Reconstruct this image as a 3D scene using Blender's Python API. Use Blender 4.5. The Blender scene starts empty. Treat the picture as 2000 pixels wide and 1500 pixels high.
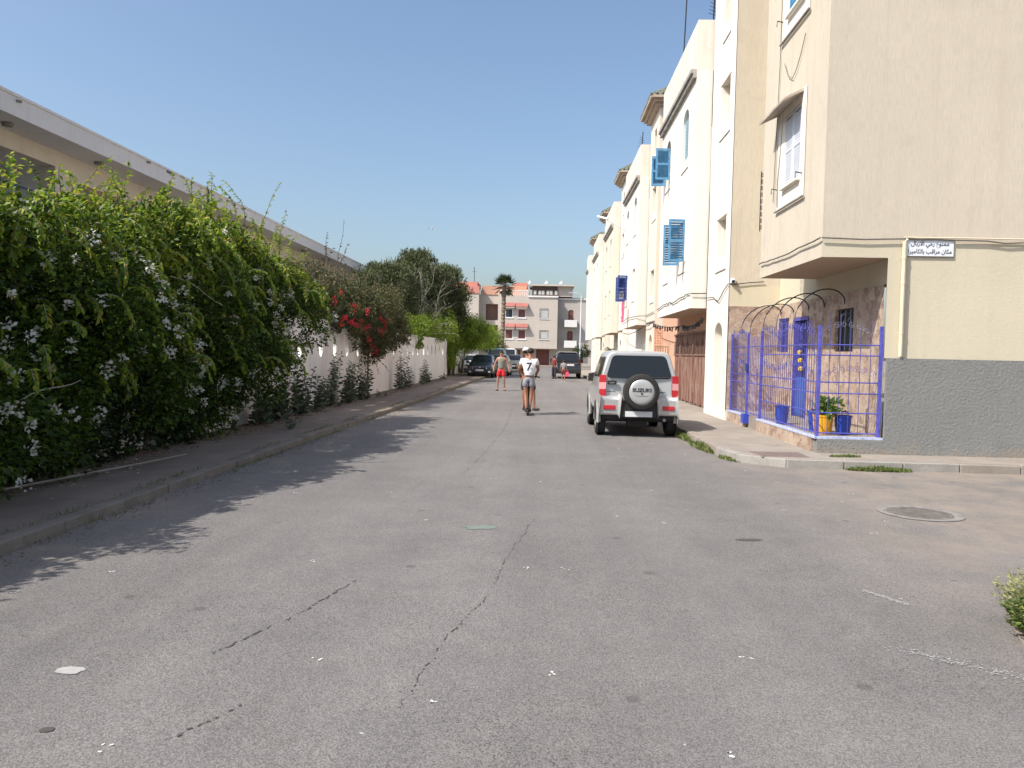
import bpy, bmesh, math, random
import numpy as np
from mathutils import Vector, Matrix
rad = math.radians
S = bpy.context.scene
COL = S.collection
R_ = random.Random(7)
NP = np.random.RandomState(11)

# ---------------------------------------------------------------- camera
cam_d = bpy.data.cameras.new('camera'); cam = bpy.data.objects.new('camera', cam_d); COL.objects.link(cam)
cam_d.sensor_width = 36; cam_d.lens = 27.0; cam_d.clip_end = 6000; cam_d.clip_start = 0.05
_y, _p, _r = rad(2.29), rad(-2.33), rad(1.2)
_f = Vector((-math.sin(_y)*math.cos(_p), math.cos(_y)*math.cos(_p), math.sin(_p)))
_rt = Vector((math.cos(_y), math.sin(_y), 0)); _u = _rt.cross(_f)
_R = _rt*math.cos(_r) + _u*math.sin(_r); _U = -_rt*math.sin(_r) + _u*math.cos(_r)
M4 = Matrix((_R, _U, -_f)).transposed().to_4x4(); M4.translation = (0, 0, 1.65)
cam.matrix_world = M4
S.camera = cam

# ---------------------------------------------------------------- sky, sun, exposure
SUN_TRAVEL = Vector((0.77, 0.50, -1.0)).normalized()
sd = -SUN_TRAVEL
W = bpy.data.worlds.new('World'); S.world = W; W.use_nodes = True
nt = W.node_tree; bg = nt.nodes['Background']
sky = nt.nodes.new('ShaderNodeTexSky'); sky.sky_type = 'NISHITA'; sky.sun_disc = False
sky.sun_elevation = math.asin(sd.z); sky.sun_rotation = math.atan2(sd.x, sd.y)
sky.altitude = 0; sky.air_density = 1.15; sky.dust_density = 3.0; sky.ozone_density = 3.0
nt.links.new(sky.outputs[0], bg.inputs[0]); bg.inputs[1].default_value = 0.145
sun_d = bpy.data.lights.new('sun', 'SUN'); sun = bpy.data.objects.new('sun', sun_d); COL.objects.link(sun)
sun_d.energy = 4.6; sun_d.angle = rad(0.55); sun_d.color = (1.0, 0.955, 0.89)
sun.rotation_euler = SUN_TRAVEL.to_track_quat('-Z', 'Y').to_euler(); sun.location = (-20, -10, 30)
S.view_settings.view_transform = 'Standard'; S.view_settings.look = 'None'
S.view_settings.exposure = 0.38; S.view_settings.gamma = 1.0; S.view_settings.use_curve_mapping = False
S.cycles.use_denoising = True
S.cycles.max_bounces = 6; S.cycles.transparent_max_bounces = 6

# ---------------------------------------------------------------- tagging
def tag(o, label=None, cat=None, group=None, kind=None):
    if label: o['label'] = label
    if cat: o['category'] = cat
    if group: o['group'] = group
    if kind: o['kind'] = kind
    return o
def empty(name, loc=(0, 0, 0), label=None, cat=None, group=None, rz=0):
    o = bpy.data.objects.new(name, None); COL.objects.link(o); o.location = loc; o.rotation_euler = (0, 0, rz)
    o.empty_display_size = 0.3; OFF[o.name] = Vector(loc)
    return tag(o, label, cat, group)

OFF = {}
class MB:
    """collects faces, then links them as ONE mesh object"""
    def __init__(s): s.v = []; s.f = []; s.mi = []; s.m = 0
    def add(s, vs, fs):
        b = len(s.v); s.v += [tuple(p) for p in vs]
        for f in fs: s.f.append(tuple(b+i for i in f)); s.mi.append(s.m)
        return s
    def quad(s, *p): return s.add(p, [tuple(range(len(p)))])
    def box(s, x0, x1, y0, y1, z0, z1):
        return s.add([(x0,y0,z0),(x1,y0,z0),(x1,y1,z0),(x0,y1,z0),(x0,y0,z1),(x1,y0,z1),(x1,y1,z1),(x0,y1,z1)],
              [(0,3,2,1),(4,5,6,7),(0,1,5,4),(1,2,6,5),(2,3,7,6),(3,0,4,7)])
    def obox(s, c, ax, ay, az):
        c = Vector(c); ax, ay, az = Vector(ax), Vector(ay), Vector(az)
        vs = [c + sx*ax + sy*ay + sz*az for sz in (-1,1) for sx, sy in ((-1,-1),(1,-1),(1,1),(-1,1))]
        return s.add(vs, [(0,3,2,1),(4,5,6,7),(0,1,5,4),(1,2,6,5),(2,3,7,6),(3,0,4,7)])
    def tube(s, pts, r, n=6, cap=True, r2=None):
        pts = [Vector(p) for p in pts]; rings = []
        N = len(pts)
        for i, p in enumerate(pts):
            d = (pts[min(i+1, N-1)] - pts[max(i-1, 0)]).normalized()
            a = Vector((0,0,1)) if abs(d.z) < .9 else Vector((1,0,0))
            u = d.cross(a).normalized(); w = d.cross(u)
            rr = r if r2 is None else r + (r2-r)*i/max(1, N-1)
            if isinstance(rr, (list, tuple)): rr = rr[i]
            rings.append([p + u*rr*math.cos(2*math.pi*k/n) + w*rr*math.sin(2*math.pi*k/n) for k in range(n)])
        vs = [q for ring in rings for q in ring]; fs = []
        for i in range(N-1):
            for k in range(n): fs.append((i*n+k, i*n+(k+1) % n, (i+1)*n+(k+1) % n, (i+1)*n+k))
        if cap: fs.append(tuple(range(n))[::-1]); fs.append(tuple((N-1)*n+k for k in range(n)))
        return s.add(vs, fs)
    def lathe(s, c, prof, n=20, axis='z'):
        c = Vector(c); vs = []; fs = []
        for r, h in prof:
            for k in range(n):
                a = 2*math.pi*k/n; x, y = r*math.cos(a), r*math.sin(a)
                vs.append(c + (Vector((x, y, h)) if axis == 'z' else Vector((x, h, y)) if axis == 'y' else Vector((h, x, y))))
        for i in range(len(prof)-1):
            for k in range(n): fs.append((i*n+k, i*n+(k+1) % n, (i+1)*n+(k+1) % n, (i+1)*n+k))
        return s.add(vs, fs)
    def prism(s, poly, off):
        """polygon of 3d points swept by vector off"""
        n = len(poly); off = Vector(off); vs = [Vector(p) for p in poly] + [Vector(p)+off for p in poly]
        return s.add(vs, [tuple(range(n)), tuple(range(2*n-1, n-1, -1))] + [(i, (i+1) % n, n+(i+1) % n, n+i) for i in range(n)])
    def build(s, name, mat, parent=None, smooth=False, bevel=0, at=None, fix=False, shade=None):
        me = bpy.data.meshes.new(name)
        o0 = OFF.get(parent.name, Vector((0, 0, 0))) if parent else Vector(at or (0, 0, 0))
        me.from_pydata([tuple(Vector(p)-o0) for p in s.v], [], s.f)
        mats = mat if isinstance(mat, list) else [mat]
        for m in mats: me.materials.append(m)
        if len(mats) > 1: me.polygons.foreach_set('material_index', s.mi)
        if fix:
            bm = bmesh.new(); bm.from_mesh(me); bmesh.ops.remove_doubles(bm, verts=bm.verts, dist=1e-5)
            bmesh.ops.recalc_face_normals(bm, faces=bm.faces); bm.to_mesh(me); bm.free()
        if smooth:
            me.polygons.foreach_set('use_smooth', [True]*len(me.polygons))
            me.set_sharp_from_angle(angle=rad(shade or 40))
        o = bpy.data.objects.new(name, me); COL.objects.link(o); OFF[o.name] = o0
        if parent: o.parent = parent
        elif at: o.location = at
        if bevel:
            b = o.modifiers.new('bevel', 'BEVEL'); b.width = bevel; b.segments = 2; b.limit_method = 'ANGLE'; b.angle_limit = rad(40)
            b.harden_normals = False
        return o

def copy_tree(o, parent=None):
    c = o.copy(); COL.objects.link(c)
    if parent: c.parent = parent
    for ch in o.children: copy_tree(ch, c)
    return c

# faces of buildings: pt(a, out, z)
class Face:
    def __init__(s, kind, c): s.k, s.c = kind, c
    def pt(s, a, o, z):
        if s.k == '-x': return (s.c-o, a, z)
        if s.k == '+x': return (s.c+o, a, z)
        return (a, s.c-o, z)
    def box(s, mb, a0, a1, o0, o1, z0, z1):
        p, q = s.pt(a0, o0, z0), s.pt(a1, o1, z1)
        lo = [min(p[i], q[i]) for i in range(3)]; hi = [max(p[i], q[i]) for i in range(3)]
        mb.box(lo[0], hi[0], lo[1], hi[1], lo[2], hi[2]); return mb
    def grid(s, mb, a0, a1, z0, z1, holes=(), depth=.22, jamb=True):
        """wall sheet with rectangular holes (a0,a1,z0,z1[,'arch'])"""
        A = sorted({a0, a1} | {h[0] for h in holes} | {h[1] for h in holes})
        Z = sorted({z0, z1} | {h[2] for h in holes} | {h[3] for h in holes})
        for i in range(len(A)-1):
            for j in range(len(Z)-1):
                ca, cz = (A[i]+A[i+1])/2, (Z[j]+Z[j+1])/2
                if any(h[0] < ca < h[1] and h[2] < cz < h[3] for h in holes): continue
                if not (a0 < ca < a1 and z0 < cz < z1): continue
                mb.quad(s.pt(A[i], 0, Z[j]), s.pt(A[i+1], 0, Z[j]), s.pt(A[i+1], 0, Z[j+1]), s.pt(A[i], 0, Z[j+1]))
        for h in holes:
            b0, b1, y0, y1 = h[:4]
            if len(h) > 4:      # pointed/round arch head: spandrels + curved soffit
                c = (b0+b1)/2; w = (b1-b0)/2; zs = y1-w*h[4] if not isinstance(h[4], str) else y1-w
                n = 8; hh = y1-zs
                arc = [(c-w*math.cos(t), zs+hh*math.sin(t)**.8) for t in [math.pi*k/(2*n) for k in range(n+1)]]
                for sg in (1, -1):
                    pts = [((x if sg == 1 else 2*c-x), z) for x, z in arc]
                    ce = (b0 if sg == 1 else b1, y1)
                    for k in range(n):
                        mb.quad(s.pt(ce[0], 0, ce[1]), s.pt(pts[k][0], 0, pts[k][1]), s.pt(pts[k+1][0], 0, pts[k+1][1]))
                        mb.quad(s.pt(*_ins(pts[k], 0)), s.pt(*_ins(pts[k+1], 0)), s.pt(*_ins(pts[k+1], -depth)), s.pt(*_ins(pts[k], -depth)))
                ztop = zs
            else:
                mb.quad(s.pt(b0, 0, y1), s.pt(b1, 0, y1), s.pt(b1, -depth, y1), s.pt(b0, -depth, y1)); ztop = y1
            for b in (b0, b1): mb.quad(s.pt(b, 0, y0), s.pt(b, 0, ztop), s.pt(b, -depth, ztop), s.pt(b, -depth, y0))
            mb.quad(s.pt(b0, 0, y0), s.pt(b1, 0, y0), s.pt(b1, -depth, y0), s.pt(b0, -depth, y0))
        return mb
def _ins(p, o): return (p[0], o, p[1])

# ---------------------------------------------------------------- materials
MATS = {}
def newmat(name):
    m = bpy.data.materials.new(name); m.use_nodes = True; MATS[name] = m
    return m, m.node_tree, m.node_tree.nodes['Principled BSDF']
def lin(c): return tuple(c) + (1,) if len(c) == 3 else c
def N(nt, typ, **k):
    n = nt.nodes.new(typ)
    for a, v in k.items():
        if a in n.inputs: n.inputs[a].default_value = v
        else: setattr(n, a, v)
    return n
def coords(nt, scale=(1, 1, 1), kind='Object'):
    tc = N(nt, 'ShaderNodeTexCoord'); mp = N(nt, 'ShaderNodeMapping'); mp.inputs['Scale'].default_value = scale
    nt.links.new(tc.outputs[kind], mp.inputs['Vector']); return mp.outputs[0]
def noise(nt, vec, scale, detail=4, rough=.6, dist=0):
    n = N(nt, 'ShaderNodeTexNoise', Scale=scale, Detail=detail, Roughness=rough, Distortion=dist)
    nt.links.new(vec, n.inputs['Vector']); return n.outputs['Fac']
def ramp(nt, fac, stops):
    r = N(nt, 'ShaderNodeValToRGB'); cr = r.color_ramp
    while len(cr.elements) < len(stops): cr.elements.new(.5)
    for e, (p, c) in zip(cr.elements, stops):
        e.position = p; e.color = lin(c) if isinstance(c, (tuple, list)) else (c, c, c, 1)
    nt.links.new(fac, r.inputs[0]); return r.outputs[0]
def mix(nt, fac, a, b, mode='MIX'):
    m = N(nt, 'ShaderNodeMix', data_type='RGBA', blend_type=mode)
    for sock, v in ((m.inputs[0], fac), (m.inputs[6], a), (m.inputs[7], b)):
        if isinstance(v, bpy.types.NodeSocket): nt.links.new(v, sock)
        elif isinstance(v, (int, float)): sock.default_value = v if sock.type == 'VALUE' else (v, v, v, 1)
        else: sock.default_value = lin(v)
    return m.outputs[2]
def bump(nt, h, strength=.3, dist=.02, normal=None):
    b = N(nt, 'ShaderNodeBump', Strength=strength, Distance=dist); nt.links.new(h, b.inputs['Height'])
    if normal: nt.links.new(normal, b.inputs['Normal'])
    return b.outputs[0]
def plain(name, c, rough=.6, metal=0, var=0, vscale=3, coat=0, spec=.5, bmp=0, bscale=40):
    m, t, p = newmat(name); p.inputs['Base Color'].default_value = lin(c)
    p.inputs['Roughness'].default_value = rough; p.inputs['Metallic'].default_value = metal
    p.inputs['Specular IOR Level'].default_value = spec
    if coat: p.inputs['Coat Weight'].default_value = coat; p.inputs['Coat Roughness'].default_value = .06
    if var or bmp:
        v = coords(t)
        if var:
            n = noise(t, v, vscale, 6)
            col = ramp(t, n, [(.3, tuple(x*(1-var) for x in c)), (.7, tuple(min(1, x*(1+var)) for x in c))])
            t.links.new(col, p.inputs['Base Color'])
        if bmp: t.links.new(bump(t, noise(t, v, bscale, 3), bmp, .01), p.inputs['Normal'])
    return m

def stucco(name, c, dirt=(.30, .26, .21), amount=.35, scratch=False, crust=0, streak=.3, fine=.5):
    m, t, p = newmat(name); v = coords(t); p.inputs['Roughness'].default_value = .92; p.inputs['Specular IOR Level'].default_value = .15
    big = noise(t, v, .5, 6, .65)
    base = ramp(t, big, [(.3, tuple(x*.93 for x in c)), (.72, tuple(min(1, x*1.05) for x in c))])
    vs = coords(t, (5, 5, .28)); st = noise(t, vs, 1.0, 6, .7)
    msk = ramp(t, st, [(.5, 0), (.78, streak)])
    base = mix(t, msk, base, dirt)
    blot = noise(t, v, 1.7, 8, .7, .6); msk2 = ramp(t, blot, [(.56, 0), (.8, amount)])
    base = mix(t, msk2, base, dirt)
    t.links.new(base, p.inputs['Base Color'])
    if crust > .02 or scratch:      # splash dust with a ragged upper edge
        sz = N(t, 'ShaderNodeSeparateXYZ'); t.links.new(v, sz.inputs[0]); ad = N(t, 'ShaderNodeMath', operation='MULTIPLY_ADD'); t.links.new(noise(t, v, 2.3, 8, .8), ad.inputs[0]); ad.inputs[1].default_value = 1.1; t.links.new(sz.outputs[2], ad.inputs[2])
        base = mix(t, ramp(t, ad.outputs[0], [(.62, .65), (.85, 0)]), base, (.36, .30, .235)) if crust else base
        pt = noise(t, v, .55, 3, .5, 2.0); base = mix(t, ramp(t, pt, [(.56, 0), (.60, .16)]), base, tuple(min(1, x*1.12) for x in c)); t.links.new(base, p.inputs['Base Color'])
    if scratch:
        vv = coords(t, (38, 38, 3.2)); h = noise(t, vv, 1.6, 5, .8)
        col2 = mix(t, ramp(t, h, [(.40, .6), (.56, 0)]), base, tuple(x*.80 for x in c)); t.links.new(col2, p.inputs['Base Color'])
        t.links.new(bump(t, h, .5, .008), p.inputs['Normal'])
    elif crust:
        h = noise(t, v, 21, 6, .75, 0); t.links.new(bump(t, h, 1.0, crust), p.inputs['Normal'])
    else:
        h = noise(t, v, 60, 4, .7); t.links.new(bump(t, h, fine, .004), p.inputs['Normal'])
    return m

def leafmat(name, stops, trans=.35, rough=.5, spec=.35):
    m, t, p = newmat(name); g = N(t, 'ShaderNodeNewGeometry')
    col = ramp(t, g.outputs['Random Per Island'], stops)
    t.links.new(col, p.inputs['Base Color']); p.inputs['Roughness'].default_value = rough; p.inputs['Specular IOR Level'].default_value = spec
    tr = N(t, 'ShaderNodeBsdfTranslucent'); t.links.new(mix(t, .5, col, (.75, .9, .1), 'MULTIPLY') if False else col, tr.inputs[0])
    ms = N(t, 'ShaderNodeMixShader'); ms.inputs[0].default_value = trans
    t.links.new(p.outputs[0], ms.inputs[1]); t.links.new(tr.outputs[0], ms.inputs[2])
    t.links.new(ms.outputs[0], t.nodes['Material Output'].inputs[0]); return m

# asphalt
def make_asphalt():
    m, t, p = newmat('asphalt'); v = coords(t)
    big = noise(t, v, .35, 5, .6); mid = noise(t, v, 2.2, 6, .7)
    c = ramp(t, big, [(.3, (.160, .150, .142)), (.7, (.205, .190, .180))])
    c = mix(t, ramp(t, mid, [(.45, 0), (.75, .45)]), c, (.235, .215, .20))
    lane = noise(t, coords(t, (1.3, .05, 1)), 1.0, 4, .6); c = mix(t, .8, c, ramp(t, lane, [(.35, .90), (.65, 1.08)]), 'MULTIPLY')
    pat = noise(t, v, .9, 7, .75, 1.5); c = mix(t, .7, c, ramp(t, pat, [(.35, .90), (.6, 1.05)]), 'MULTIPLY')
    # worn stretch with open aggregate
    wear = ramp(t, noise(t, v, .55, 3, .5), [(.42, .35), (.62, 1.0)])
    vo = N(t, 'ShaderNodeTexVoronoi', Scale=78, Randomness=1); t.links.new(v, vo.inputs['Vector'])
    vo2 = N(t, 'ShaderNodeTexVoronoi', Scale=170, Randomness=1); t.links.new(v, vo2.inputs['Vector'])
    sp = ramp(t, vo.outputs['Color'], [(.28, 1), (.36, 0)])
    near = ramp(t, vo.outputs['Distance'], [(.3, 1), (.5, 0)])
    spk = mix(t, 1.0, mix(t, 1.0, sp, near, 'MULTIPLY'), wear, 'MULTIPLY')
    c = mix(t, mix(t, 1.0, spk, .85, 'MULTIPLY'), c, (.055, .05, .047))
    grit = ramp(t, vo2.outputs['Color'], [(.3, .62), (.7, 1.32)])
    c = mix(t, .75, c, grit, 'MULTIPLY')
    f3 = noise(t, v, 210, 2, .8); c = mix(t, .6, c, ramp(t, f3, [(.3, .72), (.7, 1.25)]), 'MULTIPLY')
    # dusty edges (sand gathers in the gutters)
    sep = N(t, 'ShaderNodeSeparateXYZ'); t.links.new(v, sep.inputs[0])
    def band(sock, lo, hi, inv=False):
        mr = N(t, 'ShaderNodeMapRange'); mr.inputs[1].default_value = lo; mr.inputs[2].default_value = hi
        mr.inputs[3].default_value = 1 if inv else 0; mr.inputs[4].default_value = 0 if inv else 1
        t.links.new(sock, mr.inputs[0]); return mr.outputs[0]
    left = band(sep.outputs[0], -4.1, -3.2, True); right = band(sep.outputs[0], 2.2, 4.2)
    sand = mix(t, 1.0, mix(t, 1.0, left, right, 'ADD'), ramp(t, noise(t, v, 1.1, 6, .7), [(.35, 0), (.65, .75)]), 'MULTIPLY')
    c = mix(t, sand, c, (.30, .245, .195))
    # dark oil / gum spots
    vo3 = N(t, 'ShaderNodeTexVoronoi', Scale=1.6); t.links.new(coords(t), vo3.inputs['Vector'])
    c = mix(t, ramp(t, vo3.outputs['Distance'], [(.055, .5), (.075, 0)]), c, (.07, .065, .06))
    # white droppings
    vo4 = N(t, 'ShaderNodeTexVoronoi', Scale=2.1); t.links.new(coords(t, (1.0, 1.37, 1)), vo4.inputs['Vector'])
    n4 = noise(t, v, 30, 4, .8)
    d4 = N(t, 'ShaderNodeMath', operation='ADD'); t.links.new(vo4.outputs['Distance'], d4.inputs[0])
    m4 = N(t, 'ShaderNodeMath', operation='MULTIPLY'); t.links.new(n4, m4.inputs[0]); m4.inputs[1].default_value = .075; t.links.new(m4.outputs[0], d4.inputs[1])
    c = mix(t, ramp(t, d4.outputs[0], [(.052, .55), (.058, 0)]), c, (.62, .6, .57))
    t.links.new(c, p.inputs['Base Color']); p.inputs['Roughness'].default_value = .86; p.inputs['Specular IOR Level'].default_value = .25
    h1 = bump(t, f3, .5, .006); h2 = bump(t, mix(t, 1.0, spk, -1.0, 'MULTIPLY') if False else vo.outputs['Distance'], .35, .006, h1)
    t.links.new(h2, p.inputs['Normal']); return m
ASPHALT = make_asphalt()
def make_concrete(name, a, b, sc=1.2, dirt=(.12, .085, .06), amt=.5):
    m, t, p = newmat(name); v = coords(t)
    c = ramp(t, noise(t, v, sc, 7, .7), [(.3, a), (.7, b)])
    c = mix(t, ramp(t, noise(t, v, 2.6, 8, .75, 1), [(.55, 0), (.75, amt)]), c, dirt)
    c = mix(t, .6, c, ramp(t, noise(t, v, 70, 3, .8), [(.3, .75), (.7, 1.2)]), 'MULTIPLY')
    t.links.new(c, p.inputs['Base Color']); p.inputs['Roughness'].default_value = .93; p.inputs['Specular IOR Level'].default_value = .2
    t.links.new(bump(t, noise(t, v, 25, 6, .75), .5, .012), p.inputs['Normal']); return m
PAVE = make_concrete('pavement_concrete', (.21, .165, .135), (.31, .25, .205))
PAVE2 = make_concrete('pavement_light', (.25, .215, .18), (.34, .30, .255), amt=.5)
KERB = make_concrete('kerb_concrete', (.19, .16, .13), (.29, .25, .21), 2.5, amt=.85)
KERBW = make_concrete('kerb_white', (.26, .24, .215), (.37, .35, .315), 3, (.25, .21, .17), .7)
SAND = make_concrete('sand', (.23, .195, .16), (.31, .265, .22), 3)
EARTH = make_concrete('earth', (.10, .075, .05), (.16, .12, .085), 2)
BEIGE = stucco('scratched_beige_render', (.60, .53, .425), (.42, .35, .27), .5, scratch=True, streak=.45)
CREAM = stucco('cream_render', (.60, .54, .405), (.48, .41, .30), .4, crust=.006)
CREAMW = stucco('pale_cream_paint', (.68, .61, .51), (.5, .42, .32), .2)
WHITE = stucco('white_house_paint', (.73, .69, .615), (.45, .38, .30), .3, fine=.4)
WHITE2 = stucco('cream_white_paint', (.68, .615, .52), (.46, .39, .31), .35)
WEATH = stucco('weathered_parapet', (.66, .61, .54), (.30, .26, .21), .7, streak=.7)
DADO = stucco('grey_rough_dado', (.275, .275, .262), (.16, .165, .15), .4, crust=.045, streak=.1)
GWALL = stucco('garden_wall_white', (.82, .79, .765), (.42, .37, .34), .4, streak=.5)
SCHOOL = stucco('school_paint', (.74, .72, .70), (.36, .33, .30), .2)
SCHOOLC = stucco('school_cream', (.66, .60, .50), (.4, .35, .28), .2)
FARB = stucco('far_beige', (.52, .465, .405), (.42, .36, .30), .2)
FARB2 = stucco('far_grey_beige', (.46, .42, .375), (.36, .32, .27), .2)
FARP = stucco('far_pink', (.56, .25, .20), (.4, .2, .15), .2)
FARO = stucco('far_orange', (.60, .34, .24), (.4, .2, .15), .2)
PEACH = stucco('peach_wall', (.60, .36, .25), (.32, .2, .14), .4)
SHADE_CEIL = stucco('box_underside_shaded', (.44, .33, .235), (.35, .26, .18), .3)  # beige underside; the shade below the overhang is put into this browner colour
GREYTRIM = plain('grey_trim', (.30, .28, .25), .8, var=.3, vscale=5)
DARKWIN = plain('window_glass', (.035, .045, .055), .08, spec=.8)
WINGREY = plain('window_grey_blind', (.45, .45, .43), .6, var=.1)
BROWNF = plain('brown_frame', (.28, .17, .10), .6, var=.15)
MAROON = plain('maroon_blind', (.17, .055, .045), .6, var=.2)
AWNR = plain('red_awning_tiles', (.34, .12, .10), .7, var=.2, vscale=2)
BLUEP = plain('blue_shutter_paint', (.085, .25, .43), .55, var=.28, vscale=8)
BLUED = plain('dark_blue_paint', (.02, .05, .22), .45, var=.2, vscale=8)
IRONB = plain('blue_iron_paint', (.085, .085, .38), .5, var=.35, vscale=14)
IRONK = plain('black_iron', (.02, .018, .02), .5)
SHUTW = plain('white_shutter', (.62, .64, .68), .5, var=.06)
CABLE = plain('dusty_cable', (.16, .14, .12), .7)
CABLEK = plain('dark_cable', (.03, .03, .03), .6)
PIPE = plain('cream_pipe', (.68, .58, .42), .6, var=.08)
SIGNW = plain('sign_white', (.74, .76, .80), .4)
INK = plain('sign_ink', (.03, .035, .05), .5)
POTB = plain('blue_pot', (.02, .06, .38), .35, var=.2)
POTY = plain('yellow_pot', (.75, .36, .015), .4, var=.12)
SOIL = plain('soil', (.04, .028, .02), .95)
TERR = plain('terracotta', (.36, .12, .06), .8)
SILVER = plain('silver_paint', (.50, .495, .48), .34, metal=.35, coat=.7, var=.03)
BLACKP = plain('black_paint', (.012, .013, .015), .25, coat=.8)
NAVYP = plain('dark_grey_paint', (.02, .023, .03), .28, coat=.8)
GREYP = plain('grey_green_paint', (.10, .11, .09), .35, coat=.5)
BEIGEP = plain('beige_car_paint', (.34, .31, .27), .35, metal=.3, coat=.5)
WHITEP = plain('white_car_paint', (.7, .7, .7), .3, coat=.5)
CARGLASS = plain('car_glass', (.016, .018, .020), .05, spec=.45)
BLKPL = plain('black_plastic', (.018, .018, .018), .55)
TYRE = plain('tyre_rubber', (.022, .021, .020), .8, bmp=.3, bscale=60)
RIM = plain('wheel_rim', (.10, .10, .10), .5, metal=.5)
REDL = plain('red_lamp', (.50, .02, .03), .15, coat=.5)
PINKL = plain('pale_lamp', (.78, .35, .35), .15, coat=.5)
HEADL = plain('headlamp_glass', (.62, .64, .65), .1, coat=.6)
PLATE = plain('number_plate', (.68, .68, .68), .5)
UNDER = plain('underbody', (.02, .018, .016), .8)
CHROME = plain('chrome', (.6, .6, .6), .15, metal=1)
SKIN = plain('skin', (.36, .19, .125), .55, var=.08, vscale=9)
SKIN2 = plain('skin_tanned', (.30, .145, .09), .55, var=.08, vscale=9)
HAIR = plain('dark_hair', (.018, .012, .010), .7)
CLW = plain('white_cloth', (.72, .72, .74), .85, bmp=.4, bscale=14)
CLG = plain('grey_cloth', (.27, .27, .30), .9, bmp=.4, bscale=14)
CLR = plain('red_cloth', (.62, .025, .03), .85, bmp=.4, bscale=14)
CLT = plain('grey_green_cloth', (.20, .20, .165), .9, bmp=.4, bscale=14)
CLD = plain('dark_cloth', (.035, .03, .04), .9)
CLM = plain('dark_red_cloth', (.16, .035, .03), .9)
CLP = plain('pink_cloth', (.75, .08, .16), .8)
SHOE = plain('shoe', (.035, .03, .03), .7)
SHOEW = plain('pale_shoe', (.55, .55, .55), .7)
BARK = plain('bark', (.13, .095, .07), .95, var=.35, vscale=6, bmp=.8, bscale=18)
TWIG = plain('pale_twig', (.34, .30, .25), .9, var=.2)
PALMT = plain('palm_trunk', (.20, .15, .11), .95, var=.4, vscale=4, bmp=1, bscale=10)
WOODG = None
def make_gate():
    m, t, p = newmat('weathered_gate'); v = coords(t, (8, 8, .5))
    st = noise(t, v, 2.2, 7, .75)
    c = ramp(t, st, [(.32, (.07, .035, .026)), (.46, (.19, .085, .055)), (.55, (.27, .15, .11)), (.64, (.44, .38, .33))])
    v2 = coords(t); c = mix(t, ramp(t, noise(t, v2, 3, 6, .7), [(.5, 0), (.7, .6)]), c, (.10, .06, .045))
    t.links.new(c, p.inputs['Base Color']); p.inputs['Roughness'].default_value = .8; return m
GATE = make_gate()
def make_marble():
    m, t, p = newmat('marble_cladding'); v = coords(t)
    dv = N(t, 'ShaderNodeTexNoise', Scale=3.0, Detail=4); t.links.new(v, dv.inputs['Vector'])
    mv = mix(t, .12, v, dv.outputs['Color'])
    vo = N(t, 'ShaderNodeTexVoronoi', Scale=7.5); t.links.new(mv, vo.inputs['Vector'])
    sc = N(t, 'ShaderNodeSeparateColor'); t.links.new(vo.outputs['Color'], sc.inputs[0])
    c = ramp(t, sc.outputs[0], [(.05, (.20, .12, .085)), (.35, (.37, .255, .185)), (.6, (.50, .40, .30)), (.85, (.29, .18, .135)), (1, (.58, .50, .41))])
    c = mix(t, ramp(t, noise(t, v, 11, 8, .8, 1.5), [(.42, 0), (.62, .7)]), c, (.54, .44, .34))
    c = mix(t, ramp(t, noise(t, v, 17, 6, .8, 2), [(.50, 0), (.62, .8)]), c, (.19, .11, .085))
    ed = N(t, 'ShaderNodeTexVoronoi', Scale=7.5, feature='DISTANCE_TO_EDGE'); t.links.new(mv, ed.inputs['Vector'])
    c = mix(t, ramp(t, ed.outputs['Distance'], [(.0, .45), (.05, 0)]), c, (.60, .50, .42))
    t.links.new(c, p.inputs['Base Color']); p.inputs['Roughness'].default_value = .55
    t.links.new(bump(t, ed.outputs['Distance'], .3, .01), p.inputs['Normal']); return m
MARBLE = make_marble()
def make_tilewall():
    m, t, p = newmat('terracotta_tile_wall'); tc = N(t, 'ShaderNodeTexCoord'); sp = N(t, 'ShaderNodeSeparateXYZ'); t.links.new(tc.outputs['Object'], sp.inputs[0])
    cb = N(t, 'ShaderNodeCombineXYZ'); ad = N(t, 'ShaderNodeMath', operation='ADD'); t.links.new(sp.outputs[0], ad.inputs[0]); t.links.new(sp.outputs[1], ad.inputs[1])
    t.links.new(ad.outputs[0], cb.inputs[0]); t.links.new(sp.outputs[2], cb.inputs[1])
    b = N(t, 'ShaderNodeTexBrick', Scale=5.0); b.offset = 0
    b.inputs['Color1'].default_value = (.55, .28, .17, 1); b.inputs['Color2'].default_value = (.44, .20, .12, 1); b.inputs['Mortar'].default_value = (.66, .48, .36, 1)
    b.inputs['Mortar Size'].default_value = .05; b.inputs['Brick Width'].default_value = .5; b.inputs['Row Height'].default_value = .5
    t.links.new(cb.outputs[0], b.inputs['Vector']); t.links.new(b.outputs[0], p.inputs['Base Color']); p.inputs['Roughness'].default_value = .6; return m
TILEW = make_tilewall()
LEAF = leafmat('bougainvillea_leaf', [(0, (.022, .046, .007)), (.5, (.055, .10, .012)), (1, (.14, .215, .028))], .28)
LEAFY = leafmat('young_leaf', [(0, (.11, .20, .018)), (.55, (.25, .36, .03)), (.85, (.42, .46, .05)), (1, (.42, .30, .06))], .5)
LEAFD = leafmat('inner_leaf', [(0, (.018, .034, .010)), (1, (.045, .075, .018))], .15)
LEAFO = leafmat('bronze_leaf', [(0, (.03, .05, .015)), (.5, (.075, .095, .028)), (.75, (.13, .13, .04)), (1, (.22, .12, .06))], .3)
LEAFC = leafmat('conifer_leaf', [(0, (.045, .065, .025)), (1, (.16, .18, .08))], .12, .7)
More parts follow.
